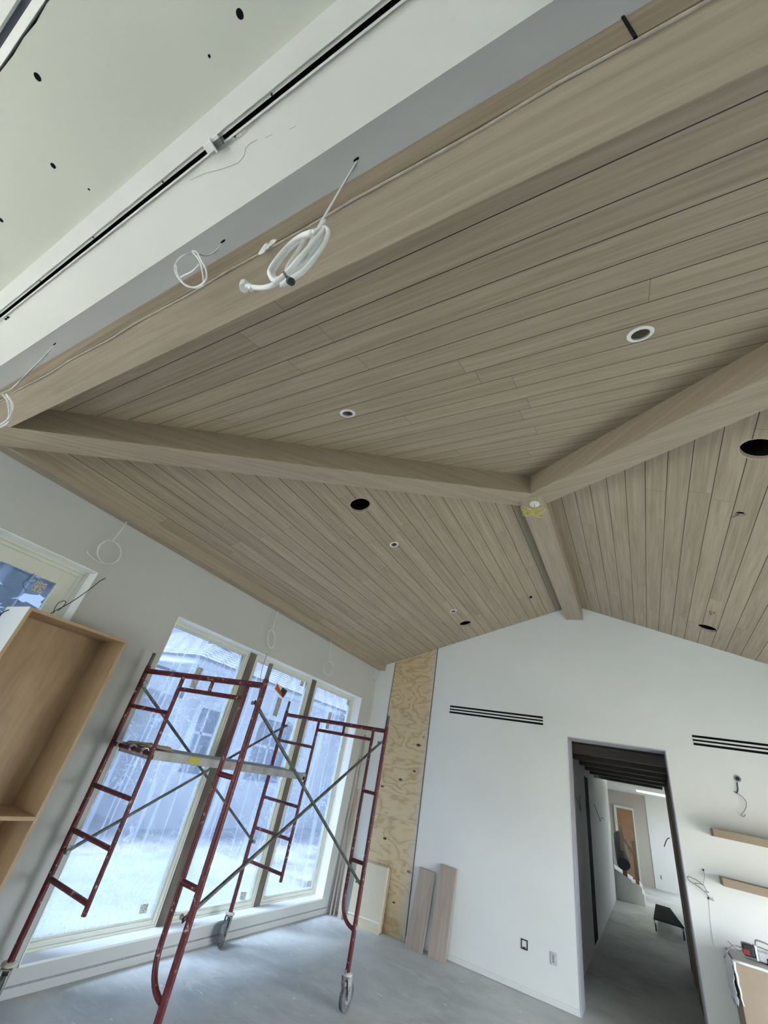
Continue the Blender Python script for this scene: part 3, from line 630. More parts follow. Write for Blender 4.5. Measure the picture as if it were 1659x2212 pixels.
cable('dark_wire', [at(*q, 'X', -3.93) for q in ((116,1325), (118,1315), (126,1303), (138,1298), (142,1302), (134,1312), (124,1320))], .003, M_BCABLE, 'small dark wire loop just above the bookcase top')
cable('black_wire', [at(*q, 'X', -4.14) for q in ((74,1238), (68,1245), (61,1252), (64,1258), (74,1258), (79,1251), (74,1243), (66,1243), (60,1250), (52,1257), (49,1262), (52,1270), (58,1276))], .002, M_BCABLE, 'thin dark wire curl in front of the left window beside its sticker')
cable('black_cable', [at(*q, 'X', -3.90) for q in ((-6,1334), (3,1326), (12,1320), (22,1317))], .004, M_BCABLE, 'short black cable at the extreme left edge above the bookcase')
cable('tie_wire', [at(*q, 'Y', 2.44) for q in ((577,1412), (571,1430), (564,1455), (561,1485), (558,1508))], .0018, M_BCABLE, 'thin wire running down to the upper lock of the near scaffold post')

# ------------------------------------------------------------------ bookcase
t = thing('bookcase', (-3.8, 1.62, 0), 'open maple plywood bookcase standing against the wall left of the scaffold', 'bookcase')
xf, xb, ya, yb, zt = -3.6, -3.975, 1.258, 2.022, 2.297; th = .022
def part(nm, b, mat=M_MAPLE, fn=lambda c: (c.z, c.x+c.y)):
    bm = NB(); box(bm, *b); uvmap(bm, fn); return bevel(obj(nm, bm, mat, t), .0015, 1)
part('side_panel', (xb, xf, ya, ya+th, 0, zt)); part('side_panel', (xb, xf, yb-th, yb, 0, zt))
part('white_skin', (xb, xf-.001, ya-.003, ya, 0, zt), M_REVEAL)['label'] = 'white laminated outer side'
part('top_panel', (xb, xf, ya+th, yb-th, zt-th, zt), fn=lambda c: (c.y, c.x+c.z)); part('back_panel', (xb, xb+.012, ya+th, yb-th, .08, zt-th))
for z in (1.09, .56, .08): part('shelf', (xb+.012, xf-.004, ya+th, yb-th, z-.012, z+.012), fn=lambda c: (c.y, c.x+c.z))

# ------------------------------------------------------------------ scaffold
t = SCF = thing('rolling_scaffold', (-3.15, 3.55, 0), 'dark red tubular rolling scaffold on four casters in front of the big window', 'scaffold')
TR = .0215
def tube_part(nm, pts, r, mat, parent, n=14, label=None):
    bm = NB(); tube(bm, pts, r, n); o = obj(nm, bm, mat, parent, True)
    md = o.modifiers.new('e', 'EDGE_SPLIT'); md.split_angle = .9
    if label: o['label'] = label
    return o
def arc(c, p0, p1, n=8):    # quadratic through corner c
    c, p0, p1 = Vector(c), Vector(p0), Vector(p1); return [(1-s)*(1-s)*p0 + 2*s*(1-s)*c + s*s*p1 for s in [i/n for i in range(n+1)]]
def end_frame(xl, xr, y):
    fr = tube_part('end_frame', [(xl, y, 2.155), (xr, y, 2.155)], TR, M_REDT, SCF)
    for x in (xl, xr):
        tube_part('post', [(x, y, .24), (x, y, 2.20)], TR, M_REDT, fr)
        tube_part('coupling_pin', [(x, y, 2.19), (x, y, 2.315)], .0165, M_GALV, fr, label='grey steel coupling pin')
    il, ir = xl+.545, xr-.165
    tube_part('ladder_upright', [(il, y, .625), (il, y, 2.14)], .0165, M_REDT, fr)
    tube_part('inner_upright', [(ir, y, 2.14), (ir, y, 1.5), (ir, y, .72)] + arc((ir, y, .55), (ir, y, .72), (xr-.02, y, .525)), .0165, M_REDT, fr)
    tube_part('lower_bar', [(il, y, 2.048), (ir, y, 2.048)], .0165, M_REDT, fr)
    tube_part('stub', [((il+ir)/2-.01, y, 2.05), ((il+ir)/2-.01, y, 2.14)], .0145, M_REDT, fr)
    for z in (1.86, 1.565, 1.268, .975, .685): tube_part('rung', [(xl, y, z), (il, y, z)], .0165, M_REDT, fr)
    for z in (1.565, .992): tube_part('short_rung', [(ir, y, z), (xr, y, z)], .0165, M_REDT, fr)
    return fr
NY, FY = 2.46, 4.595
fn_ = end_frame(-3.868, -2.385, NY); ff_ = end_frame(-3.932, -2.445, FY)
def brace(x0, y0, z0, x1, y1, z1, off, label=None):
    a, b = Vector((x0+off, y0, z0)), Vector((x1+off, y1, z1)); d = (b-a).normalized()
    o = tube_part('cross_brace', [a-d*.0+d*.07, b-d*.07], .0125, M_GALV, SCF)
    if label: o['label'] = label
    for p, s in ((a, 1), (b, -1)):
        bm = NB(); w = d.cross(Vector((1, 0, 0))).normalized()*.013; q0 = p-d*s*.02; q1 = p+d*s*.10
        slab(bm, q0-w, q0+w, q1+w, q1-w, (.004, 0, 0)); obj('flattened_end', bm, M_GALV, o)
        bm = NB(); lathe(bm, [(.008, -.035), (.008, .025), (.014, .025), (.014, .032)], p, (1 if off > 0 else -1, 0, 0), 12); obj('lock_pin', bm, M_CAST, o)
        bm = NB(); tube(bm, smooth_path([p+Vector((.02, 0, .0)), p+Vector((.03, -.022, .018)), p+Vector((.03, -.012, .042)), p+Vector((.03, .012, .035)), p+Vector((.02, .005, .0))]), .002, 5); obj('pin_clip', bm, M_GALV, o)
brace(-3.868, NY, 2.03, -3.932, FY, .85, .034); brace(-3.868, NY, .85, -3.932, FY, 2.03, .046)
brace(-2.385, NY, 2.03, -2.445, FY, .85, -.034); brace(-2.385, NY, .855, -2.445, FY, 2.035, -.046)
def caster(px, py, dirx, diry):
    c = Vector((px, py, 0)); d = Vector((dirx, diry, 0)).normalized(); ax = Vector((-d.y, d.x, 0)); wc = c + d*.05 + Vector((0, 0, .098))
    o = bpy.data.objects.new('caster', None); COL.objects.link(o); o.location = c; o.parent = SCF; o.matrix_parent_inverse = Matrix.Translation(-SCF.location)
    def P2(nm, bm, mat, sm=False):
        me = bpy.data.meshes.new(nm); bm.to_mesh(me); bm.free(); q = bpy.data.objects.new(nm, me); COL.objects.link(q); me.materials.append(mat)
        q.parent = o; q.matrix_parent_inverse = Matrix.Translation(-c)
        if sm:
            for p in me.polygons: p.use_smooth = True
        return q
    bm = NB(); prof = [(.045, -.016), (.085, -.019), (.094, -.017), (.098, -.008), (.098, .008), (.094, .017), (.085, .019), (.045, .016)]; lathe(bm, prof, wc, ax, 40); P2('wheel', bm, M_RUB)
    bm = NB(); lathe(bm, [(.05, -.019), (.05, .019)], wc, ax, 28); lathe(bm, [(.018, -.032), (.018, .032)], wc, ax, 16); P2('hub', bm, M_CAST)
    bm = NB()
    for s in (-1, 1):
        n0 = c + ax*s*.030
        q = [n0 - d*.035 + Vector((0, 0, .225)), n0 + d*.045 + Vector((0, 0, .225)), n0 + d*.075 + Vector((0, 0, .085)), n0 + d*.028 + Vector((0, 0, .075))]
        slab(bm, *q, ax*s*.004)
    slab(bm, c-ax*.034-d*.035+Vector((0, 0, .221)), c+ax*.034-d*.035+Vector((0, 0, .221)), c+ax*.034+d*.045+Vector((0, 0, .221)), c-ax*.034+d*.045+Vector((0, 0, .221)), (0, 0, .005))
    P2('fork', bm, M_CAST)
    bm = NB(); lathe(bm, [(.030, .226), (.046, .232), (.048, .238), (.046, .246), (.028, .248), (.026, .252)], c, (0, 0, 1), 28); P2('swivel_flange', bm, speck('pale_flange', (.45, .44, .38, 1), (.6, .6, .55, 1), 30, .5, .4), True)
    bm = NB(); slab(bm, *[c - d*.036 + ax*a + Vector((0, 0, z)) for a, z in ((-.014, .20), (.014, .20), (.010, .275), (-.010, .275))], -d*.006)
    slab(bm, *[c - d*.05 + ax*a + Vector((0, 0, z)) for a, z in ((-.02, .175), (.02, .175), (.02, .205), (-.02, .205))], d*.03); P2('brake_lever', bm, M_CAST)
caster(-3.868, NY, .8, -.6); caster(-2.385, NY, .3, -.9); caster(-3.932, FY, .42, -.78); caster(-2.445, FY, -.02, .95)

# ------------------------------------------------------------------ scaffold plank
t = thing('scaffold_plank', (-3.6, 3.5, 1.56), 'grey paint-splashed aluminium scaffold plank resting on the ladder rungs', 'plank')
zp = 1.50
def pp(nm, b, mat, lab=None, bv=.003):
    bm = NB(); box(bm, *b); o = obj(nm, bm, mat, t); bevel(o, bv, 1)
    if lab: o['label'] = lab
    return o
PX0, PX1 = -3.80, -3.375
pp('side_rail', (PX1-.03, PX1, NY+.035, FY-.02, zp+.026, zp+.092), M_ALU); pp('side_rail', (PX0, PX0+.03, NY+.035, FY-.02, zp+.026, zp+.092), M_ALU)
bm = NB(); box(bm, PX0+.03, PX1-.03, NY+.05, FY-.03, zp+.072, zp+.088); uvmap(bm, lambda c: (c.y, c.x)); obj('deck', bm, mat_wood('worn_deck_ply', ((.20, .16, .10, 1), (.34, .30, .23, 1), (.46, .43, .36, 1)), 2, 12, .8), t)['label'] = 'worn plywood deck'
for y in (NY+.05, FY-.05): pp('end_channel', (PX0, PX1, y-.02, y+.02, zp+.022, zp+.06), M_ALU)
for yy, sg in ((NY, 1), (FY, -1)):
    for x in (PX0+.03, PX0+.21, PX1-.055):
        bm = NB(); R_ = .026; prof = [(yy+sg*math.cos(a)*R_, 1.565+math.sin(a)*R_) for a in [math.pi*k/10-.15 for k in range(14)]]
        for (p0, p1) in zip(prof, prof[1:]): slab(bm, (x, p0[0], p0[1]), (x+.03, p0[0], p0[1]), (x+.03, p1[0], p1[1]), (x, p1[0], p1[1]), (0, 0, .006))
        box(bm, x, x+.03, min(yy+sg*.02, yy+sg*.06), max(yy+sg*.02, yy+sg*.06), 1.535, 1.575); obj('hook', bm, M_CHROME, t)['label'] = 'pale cast hook over the rung'
pp('warning_label', (PX1, PX1+.002, NY+.42, NY+.54, zp+.034, zp+.082), M_YLAB, 'yellow warning label', .0005)
bm = NB(); random.seed(3)
for k in range(9):
    x = PX0+.06+k*.035; slab(bm, (x, NY+.03, 1.592+random.uniform(0, .006)), (x+.05, NY+.02, 1.598+random.uniform(0, .02)), (x+.05, NY+.22+random.uniform(0, .1), 1.596), (x, NY+.25, 1.594+random.uniform(0, .03)), (0, 0, .004))
o = obj('splintered_board', bm, M_BOXE, t); o['label'] = 'splintered plywood edge'

# ------------------------------------------------------------------ things leaning in the corner
def lean(nm, p, th, mat, label, cat, group=None, uvd=(2, 0)):
    bm = NB(); slab(bm, *p, th); uvmap(bm, lambda c: (c.z, c.x)); o = obj(nm, bm, mat); bevel(o, .0015, 1); return tag(o, label, cat, group)
lean('oak_board', [(-2.81, 6.67, 0), (-2.57, 6.645, 0), (-2.55, 6.805, .76), (-2.78, 6.805, .77)], (0, .02, .004), M_BOARD, 'shorter greyish oak board leaning on the back wall next to the plywood', 'board')
lean('oak_board', [(-2.50, 6.66, 0), (-2.28, 6.68, 0), (-2.26, 6.80, .865), (-2.49, 6.80, .87)], (0, .02, .004), M_BOARD, 'taller greyish oak board leaning on the white wall, right of the pair', 'board')
bx = thing('wrapped_panel_stack', (-3.42, 6.65, 0), 'cream coloured thick panel leaning in the corner against the plywood', 'panel')
bm = NB(); slab(bm, (-3.64, 6.58, 0), (-3.18, 6.635, 0), (-3.22, 6.745, .655), (-3.70, 6.715, .64), (0, .055, .012)); bevel(obj('front_panel', bm, M_BOX, bx), .004)
bm = NB(); slab(bm, (-3.63, 6.638, .0), (-3.175, 6.693, 0), (-3.205, 6.80, .645), (-3.69, 6.775, .63), (0, .022, .004)); bevel(obj('rear_panel', bm, M_BOXE, bx), .002)['label'] = 'darker panel behind'
for _q in (0, 1):
  bm = NB()
  if _q == 0: slab(bm, (-3.692, 6.7125, .622), (-3.218, 6.7425, .637), (-3.2185, 6.7415, .628), (-3.6915, 6.7115, .612), (0, -.001, 0))
  else: slab(bm, (-3.648, 6.5895, .10), (-3.192, 6.649, .10), (-3.194, 6.651, .112), (-3.649, 6.5915, .112), (0, -.001, 0))
  obj('tape', bm, M_TRIM, bx)['label'] = 'pale strip of tape'
lean('oak_strip', [(-3.80, 6.60, 0), (-3.745, 6.615, 0), (-3.93, 6.80, 1.455), (-3.975, 6.79, 1.455)], (0, .02, .002), M_STRIP, 'widest pale strip standing in the corner', 'board')
lean('oak_strip', [(-3.885, 6.62, 0), (-3.865, 6.62, 0), (-3.955, 6.74, 2.22), (-3.975, 6.74, 2.22)], (0, .02, .002), M_BOARD, 'tallest thin brown strip standing in the corner', 'board')
lean('oak_strip', [(-3.935, 6.60, 0), (-3.915, 6.60, 0), (-3.970, 6.70, 1.87), (-3.986, 6.70, 1.87)], (0, .018, .002), M_STRIP, 'thin pale strip nearest the window casing', 'board')
cable('loose_cord', [at(*q, 'Y', 4.54) for q in ((783, 1913), (791, 1922), (797, 1930), (799, 1942), (796, 1950))], .0018, M_CABLE, 'short pale string hanging by the lower right scaffold brace end')

# ------------------------------------------------------------------ vents on the back wall
def vent(x0, x1, label):
    t = thing('slot_vent', ((x0+x1)/2, YB, 2.79), label, 'air vent', 'linear slot vents on the back wall')
    bm = NB(); box(bm, x0, x1, YB-.002, YB+.012, 2.735, 2.847); tag(obj('vent_cavity', bm, M_DARK, t), 'black slots')
    for z in (2.7615, 2.8015): 
        bm = NB(); box(bm, x0, x1, YB-.010, YB-.002, z, z+.019); obj('divider', bm, M_TRIM, t)
vent(-2.565, -1.149, 'black three-slot linear vent on the gable wall left of the doorway')
vent(.603, 2.02, 'black three-slot linear vent right of the doorway, cut by the photo edge')
# outlet + box
t = thing('wall_outlet', (-1.083, YB, .373), 'grey unfinished outlet box low on the wall beside the doorway', 'outlet')
bm = NB(); box(bm, -1.121, -1.048, YB-.008, YB, .315, .42); bevel(obj('plate', bm, M_CHROME, t), .003)
bm = NB(); box(bm, -1.098, -1.078, YB-.0095, YB-.008, .335, .40); obj('socket', bm, M_GCABLE, t)
t = thing('switch_box', (-1.405, YB, .393), 'black rimmed electrical box low on the white wall, left of the grey outlet', 'electrical box')
bm = NB()
for b in ((-1.442, -1.430, .350, .437), (-1.378, -1.366, .350, .437), (-1.442, -1.366, .350, .361), (-1.442, -1.366, .426, .437)): box(bm, b[0], b[1], YB-.006, YB+.0, b[2], b[3])
box(bm, -1.424, -1.388, YB-.004, YB, .361, .372); obj('rim', bm, M_BLACK, t)
bm = NB(); box(bm, -1.430, -1.378, YB-.003, YB+.0, .361, .426); obj('insert', bm, M_TRIM, t)
# wires on the wall at right
c = at(1593, 1682, 'Y', YB-.002)
t = thing('wall_wire', c, 'ragged wall hole with a dangling grey wire above the shelves', 'wire')
bm = NB(); lathe(bm, [(.020, 0), (.020, .004)], c, (0, -1, 0), 14); obj('hole', bm, M_BLACK, t); bm = NB(); disc_ring(bm, c, (0, -1, 0), .022, .034, .004, 12); obj('torn_rim', bm, M_GCABLE, t)
bm = NB(); tube(bm, smooth_path([at(*q, 'Y', YB-d) for q, d in (((1590,1713),.01), ((1596,1716),.02), ((1605,1723),.03), ((1612,1733),.03), ((1611,1745),.02), ((1605,1755),.02), ((1600,1761),.02), ((1607,1764),.02), ((1610,1759),.02))]), .004, 7); obj('wire', bm, M_GCABLE, t, True)
bm = NB(); tube(bm, smooth_path([at(*q, 'Y', YB-.01) for q in ((1592,1690), (1594,1705), (1591,1713), (1586,1709))]), .0055, 7); obj('twist', bm, M_BCABLE, t, True)
t = thing('wall_wire', at(1519, 1879, 'Y', YB-.002), 'tangled grey wire between two small wall holes beside the lower shelf', 'wire')
for q in ((1519, 1879), (1530, 1940)):
    c = at(*q, 'Y', YB-.002); bm = NB(); lathe(bm, [(.010, 0), (.010, .003)], c, (0, -1, 0), 12); obj('hole', bm, M_BLACK, t)
bm = NB(); tube(bm, smooth_path([at(*q, 'Y', YB-.02) for q in ((1519,1879), (1522,1890), (1519,1912))]), .002, 6)
tube(bm, smooth_path([at(*q, 'Y', YB-.03) for q in ((1519,1912), (1508,1903), (1494,1896), (1485,1894), (1489,1902), (1503,1911), (1515,1920), (1525,1929), (1531,1937))]), .0045, 7)
tube(bm, smooth_path([at(*q, 'Y', YB-.035) for q in ((1500,1908), (1512,1909), (1521,1914), (1526,1924), (1531,1928), (1520,1924), (1508,1914))]), .004, 7)
tube(bm, smooth_path([at(*q, 'Y', YB-.02) for q in ((1531,1937), (1541,1946), (1538,1938))]), .0035, 6); obj('tangle', bm, M_GCABLE, t, True)
bm = NB(); tube(bm, smooth_path([at(*q, 'Y', YB-.004) for q in ((1531,1942), (1533,1965), (1536,2000), (1542,2035), (1546,2057))]), .002, 6); obj('fine_wire', bm, M_CABLE, t, True)
# floating shelves
for z, lab in ((1.875, 'upper brown floating shelf on the wall right of the doorway'), (1.465, 'lower brown floating shelf on the wall right of the doorway')):
    t = thing('floating_shelf', (1.3, YB, z), lab, 'shelf', 'floating shelves on the back wall')
    bm = NB(); box(bm, .606, 2.2, YB-.25, YB-.018, z-.034, z+.034); uvmap(bm, lambda c: (c.x, c.y+c.z)); bevel(obj('board', bm, M_CARD, t), .002)
    bm = NB(); box(bm, .604, 2.2, YB-.018, YB, z-.036, z+.036); bevel(obj('wall_cleat', bm, M_STRIP, t), .002)
# covered cabinet at lower right
t = thing('covered_cabinet', (1.2, 6.55, 0), 'low cabinet faced with brown paper and draped plastic, lower right corner', 'cabinet')
Yc = 6.30
bm = NB(); box(bm, .552, 2.3, Yc, YB-.01, .0, .915); bevel(obj('body', bm, M_CARD, t), .004)
bm = NB(); box(bm, .545, 2.3, Yc-.012, YB-.004, .915, .935); bevel(obj('top_board', bm, speck('grey_top', (.42, .41, .39, 1), (.5, .49, .47, 1), 6), t), .003)
bm = NB(); random.seed(5); K = 14; J = 10; vs = []
for i in range(K+1):
    row = []
    for j in range(J+1):
        z = .93 - .30*i/K*(1-.15*math.sin(j*.9)); x = .540 - .012*random.random() - .035*abs(math.sin(j*1.3+i*.25))*(i/K)
        row.append(bm.verts.new((x, Yc-.006 + (YB-.05-Yc)*j/J, z)))
    vs.append(row)
for i in range(K):
    for j in range(J): bm.faces.new((vs[i][j], vs[i][j+1], vs[i+1][j+1], vs[i+1][j]))
o = obj('plastic_drape', bm, M_PLASTIC, t, True); md = o.modifiers.new('s', 'SOLIDIFY'); md.thickness = .002; o['label'] = 'crumpled white plastic drape'
bm = NB(); pts = [(x, Yc-.012-.002*math.sin(x*31), .925+.002*math.sin(x*47)) for x in [.545+.06*k for k in range(30)]]; tube(bm, pts, .011, 7)
tube(bm, [(.543+.003*math.sin(k*1.7)+.0012*k, Yc-.008, .93-.024*k) for k in range(13)], [.012-.0006*k for k in range(13)], 7); o = obj('plastic_fold', bm, M_PLASTIC, t, True); o['label'] = 'white plastic folded over the front edge'
# tool on it
t = thing('power_tool', (.80, 6.55, .937), 'small power tool with dark red and black body on the covered cabinet', 'tool')
def tp(nm, b, mat, bv=.008): bm = NB(); box(bm, *b); return bevel(obj(nm, bm, mat, t), bv, 3)
tp('motor_housing', (.655, .745, 6.50, 6.60, .955, 1.045), M_BLACK, .015); tp('red_vent', (.655, .70, 6.490, 6.505, .965, 1.005), M_RED, .004)
tp('collar', (.745, .762, 6.495, 6.605, .945, 1.05), M_RINGW, .004); tp('body', (.765, .93, 6.50, 6.60, .945, 1.02), M_CHROME, .012); tp('nose', (.82, 1.05, 6.49, 6.61, .935, .985), M_BLACK, .01)
bm = NB(); tube(bm, smooth_path([(.765, 6.52, 1.01), (.765, 6.52, 1.075), (.79, 6.52, 1.09), (.88, 6.52, 1.075), (.90, 6.52, 1.02)]), .007, 8); tube(bm, smooth_path([(.775, 6.56, 1.01), (.775, 6.56, 1.04), (.89, 6.56, 1.03)]), .006, 8); obj('handle', bm, M_GCABLE, t, True)
bm = NB(); tube(bm, smooth_path([(.66, 6.53, 1.00), (.62, 6.52, 1.005), (.575, 6.50, .995), (.53, 6.49, .955), (.50, 6.48, .90), (.492, 6.48, .905)]), .005, 7); tube(bm, smooth_path([(.66, 6.54, .985), (.62, 6.53, .975), (.58, 6.52, 1.0), (.548, 6.52, 1.02)]), .004, 7); obj('power_cord', bm, M_GCABLE, t, True)

# ------------------------------------------------------------------ corridor beyond the doorway
HXL, HXR = -.95, .36
wall_x('wall_hall_left', HXL-.12, HXL, YB+.33, 16.5, 2.75, [], M_WHITE)
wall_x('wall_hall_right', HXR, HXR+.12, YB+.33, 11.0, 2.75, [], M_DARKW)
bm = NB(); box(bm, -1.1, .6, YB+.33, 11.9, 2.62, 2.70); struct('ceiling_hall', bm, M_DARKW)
for k in range(6):
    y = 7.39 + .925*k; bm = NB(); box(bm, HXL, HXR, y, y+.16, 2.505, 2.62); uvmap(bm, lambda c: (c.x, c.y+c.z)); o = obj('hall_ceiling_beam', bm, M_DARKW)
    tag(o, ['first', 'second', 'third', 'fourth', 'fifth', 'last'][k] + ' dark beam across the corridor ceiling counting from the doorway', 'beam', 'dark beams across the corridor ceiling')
bm = NB(); box(bm, HXL-.004, HXL+.003, 9.95, 10.55, .05, 2.38); struct('door_2', bm, M_DARK)
bm = NB(); box(bm, HXR-.02, HXR, 8.6, 9.1, 0, 2.45); box(bm, HXR-.012, HXR, 9.9, 10.2, 0, 2.45); struct('trim_3', bm, M_STAIRP)
# far room
wall_x('wall_far_room_left', -4.1, -4.0, 16.5, 22.2, 2.9, [], M_WHITE)
wall_x('wall_far_room_right', 3.0, 3.1, 11.0, 22.2, 2.9, [(17.8, 20.4, 1.2, 2.35)], M_WHITE)  # unseen opening added to brighten the far room
wall_y('wall_far_room_front', 16.38, 16.5, -4.1, HXL-.12, lambda x: 2.9, [], M_WHITE)
wall_y('wall_hall_end', 10.9, 11.0, HXR+.12, 3.0, lambda x: 2.9, [], M_WHITE)
bm = NB(); box(bm, -4.1, .009, 22.0, 22.2, 0, 2.9); struct('wall_far_end', bm, mat_drywall('unpainted_drywall', (.50, .47, .43, 1)))
bm = NB(); box(bm, .009, 3.1, 21.98, 22.2, 0, 2.9); struct('wall_far_end_white', bm, M_WHITE)
bm = NB(); SKY = (-.22, .75, 18.9, 20.25)
box(bm, -4.1, 3.1, 16.5, SKY[2], 2.77, 2.85); box(bm, -4.1, 3.1, SKY[3], 22.2, 2.77, 2.85); box(bm, -4.1, SKY[0], SKY[2], SKY[3], 2.77, 2.85); box(bm, SKY[1], 3.1, SKY[2], SKY[3], 2.77, 2.85)
box(bm, HXL, 3.1, 11.0, 16.5, 2.77, 2.85); struct('ceiling_far_room', bm, M_WHITE)
bm = NB(); x0_, x1_, y0_, y1_ = SKY
box(bm, x0_-.05, x0_, y0_, y1_, 2.85, 3.7); box(bm, x1_, x1_+.05, y0_, y1_, 2.85, 3.7); box(bm, x0_-.05, x1_+.05, y0_-.05, y0_, 2.85, 3.7); box(bm, x0_-.05, x1_+.05, y1_, y1_+.05, 2.85, 3.7); struct('ceiling_added_shaft', bm, M_WHITE)  # shaft walls added to block slanting sun and sky
_s = N('skylight_dimming_glass'); _t = _s.n('ShaderNodeBsdfTransparent'); _t.inputs[0].default_value = (.30, .32, .34, 1); _l = _s.n('ShaderNodeBsdfTranslucent'); _l.inputs[0].default_value = (.6, .6, .6, 1)
_m = _s.n('ShaderNodeMixShader'); _m.inputs[0].default_value = .25; _s.L(_t.outputs[0], _m.inputs[1]); _s.L(_l.outputs[0], _m.inputs[2]); _s.L(_m.outputs[0], _s.t.nodes['Material Output'].inputs['Surface']); _s.t.nodes.remove(_s.b)
bm = NB(); box(bm, x0_, x1_, y0_, y1_, 3.60, 3.61); struct('window_dimming_pane', bm, _s.m)  # pane added to dim the daylight falling into the far room
# stairs
t = thing('staircase', (-.65, 16.6, 0), 'white sided staircase rising to the left at the end of the corridor', 'stairs')
bm = NB(); pr = [(-.285, 0), (-.285, .255), (-.325, .255), (-.325, .385), (-.365, .385), (-.365, .43), (-.55, .43), (-.55, .48), (-1.6, .9), (-1.6, 0)]
a = [bm.verts.new((x, 16.52, z)) for x, z in pr]; b = [bm.verts.new((x, 17.6, z)) for x, z in pr]; bm.faces.new(a); bm.faces.new(b[::-1])
for i in range(len(pr)): bm.faces.new((a[i], b[i], b[(i+1) % len(pr)], a[(i+1) % len(pr)]))
bmesh.ops.recalc_face_normals(bm, faces=bm.faces); obj('stringer_wall', bm, M_WHITE, t)
for (x0, x1, z0, z1) in ((-.457, -.368, .43, 1.375), (-.75, -.64, .43, 1.70)):
    bm = NB(); box(bm, x0, x1, 16.56, 16.65, z0, z1); uvmap(bm, lambda c: (c.z, c.x+c.y)); obj('newel_post', bm, M_STAIRP, t)
bm = NB(); slab(bm, (-.64, 16.58, 1.40), (-.64, 16.58, 1.30), (-.457, 16.58, 1.06), (-.457, 16.58, 1.16), (0, .05, 0)); uvmap(bm, lambda c: (c.x, c.z)); obj('handrail', bm, M_STAIRP, t)
bm = NB(); tube(bm, [(-.80, 17.9, 1.36), (-.77, 17.2, 1.16), (-.72, 16.5, .90), (-.695, 16.33, .80)], .16, 28); tt = obj('duct_roll', bm, M_BLACK, None, True); tag(tt, 'thick black roll lying down over the stair side at the end of the corridor', 'roll')
md = tt.modifiers.new('e', 'EDGE_SPLIT'); md.split_angle = .9
t = thing('brown_door_slab', (-.74, 21.97, 0), 'brown unfinished door in the far wall seen through the corridor', 'door')
bm = NB(); box(bm, -1.01, -.465, 21.95, 21.998, .02, 2.20); obj('slab', bm, M_DOORB, t)
bm = NB(); box(bm, -1.10, -1.01, 21.94, 21.998, .0, 2.28); box(bm, -.465, -.42, 21.94, 21.998, .0, 2.28); box(bm, -1.01, -.465, 21.94, 21.998, 2.20, 2.28); obj('frame', bm, M_WINF, t)
# black slatted bench
t = thing('slatted_platform', (.15, 14.6, 0), 'low black slatted platform lying on the corridor floor', 'platform')
for k in range(14):
    y = 13.35+k*.18; f = k/13; x0 = -.11+.065*f; x1 = .425-.16*f; bm = NB(); box(bm, x0, x1, y, y+.12, .185, .205); obj('slat', bm, M_SLAT, t)
bm = NB(); slab(bm, (-.11, 13.35, .13), (-.09, 13.35, .13), (-.025, 15.8, .13), (-.045, 15.8, .13), (0, 0, .055)); slab(bm, (.405, 13.35, .13), (.425, 13.35, .13), (.265, 15.8, .13), (.245, 15.8, .13), (0, 0, .055)); obj('rail', bm, M_GCABLE, t)
for x, y in ((-.10, 13.38), (.385, 13.38), (-.04, 15.7), (.235, 15.7)): bm = NB(); box(bm, x, x+.03, y, y+.05, 0, .13); obj('foot', bm, M_BLACK, t)
# wires in the hall
cable('hall_wire', [(HXL+.01, 8.3, 1.98), (HXL+.03, 8.5, 1.92), (HXL+.03, 8.75, 1.80), (HXL+.03, 8.7, 1.95), (HXL+.03, 8.8, 2.02)], .004, M_BCABLE, 'looped dark wire on the corridor wall just inside the doorway')
cable('hall_wire', [(HXL+.01, 11.5, 1.98), (HXL+.04, 12.0, 1.80), (HXL+.04, 12.4, 1.70), (HXL+.04, 12.9, 1.78), (HXL+.04, 13.6, 1.74)], .006, M_BCABLE, 'dark wire on the corridor wall beyond the black doorway strip')
cable('hall_wire', [at(*q, 'Y', 21.97) for q in ((1447,1810), (1442,1812), (1438,1820), (1435,1829))], .012, M_BCABLE, 'dark wire ends sticking out of the bright far wall')
cable('hall_wire', [at(*q, 'Y', 21.972) for q in ((1428,1891), (1428,1897), (1430,1898))], .010, M_BCABLE, 'small dark mark low on the bright far wall')

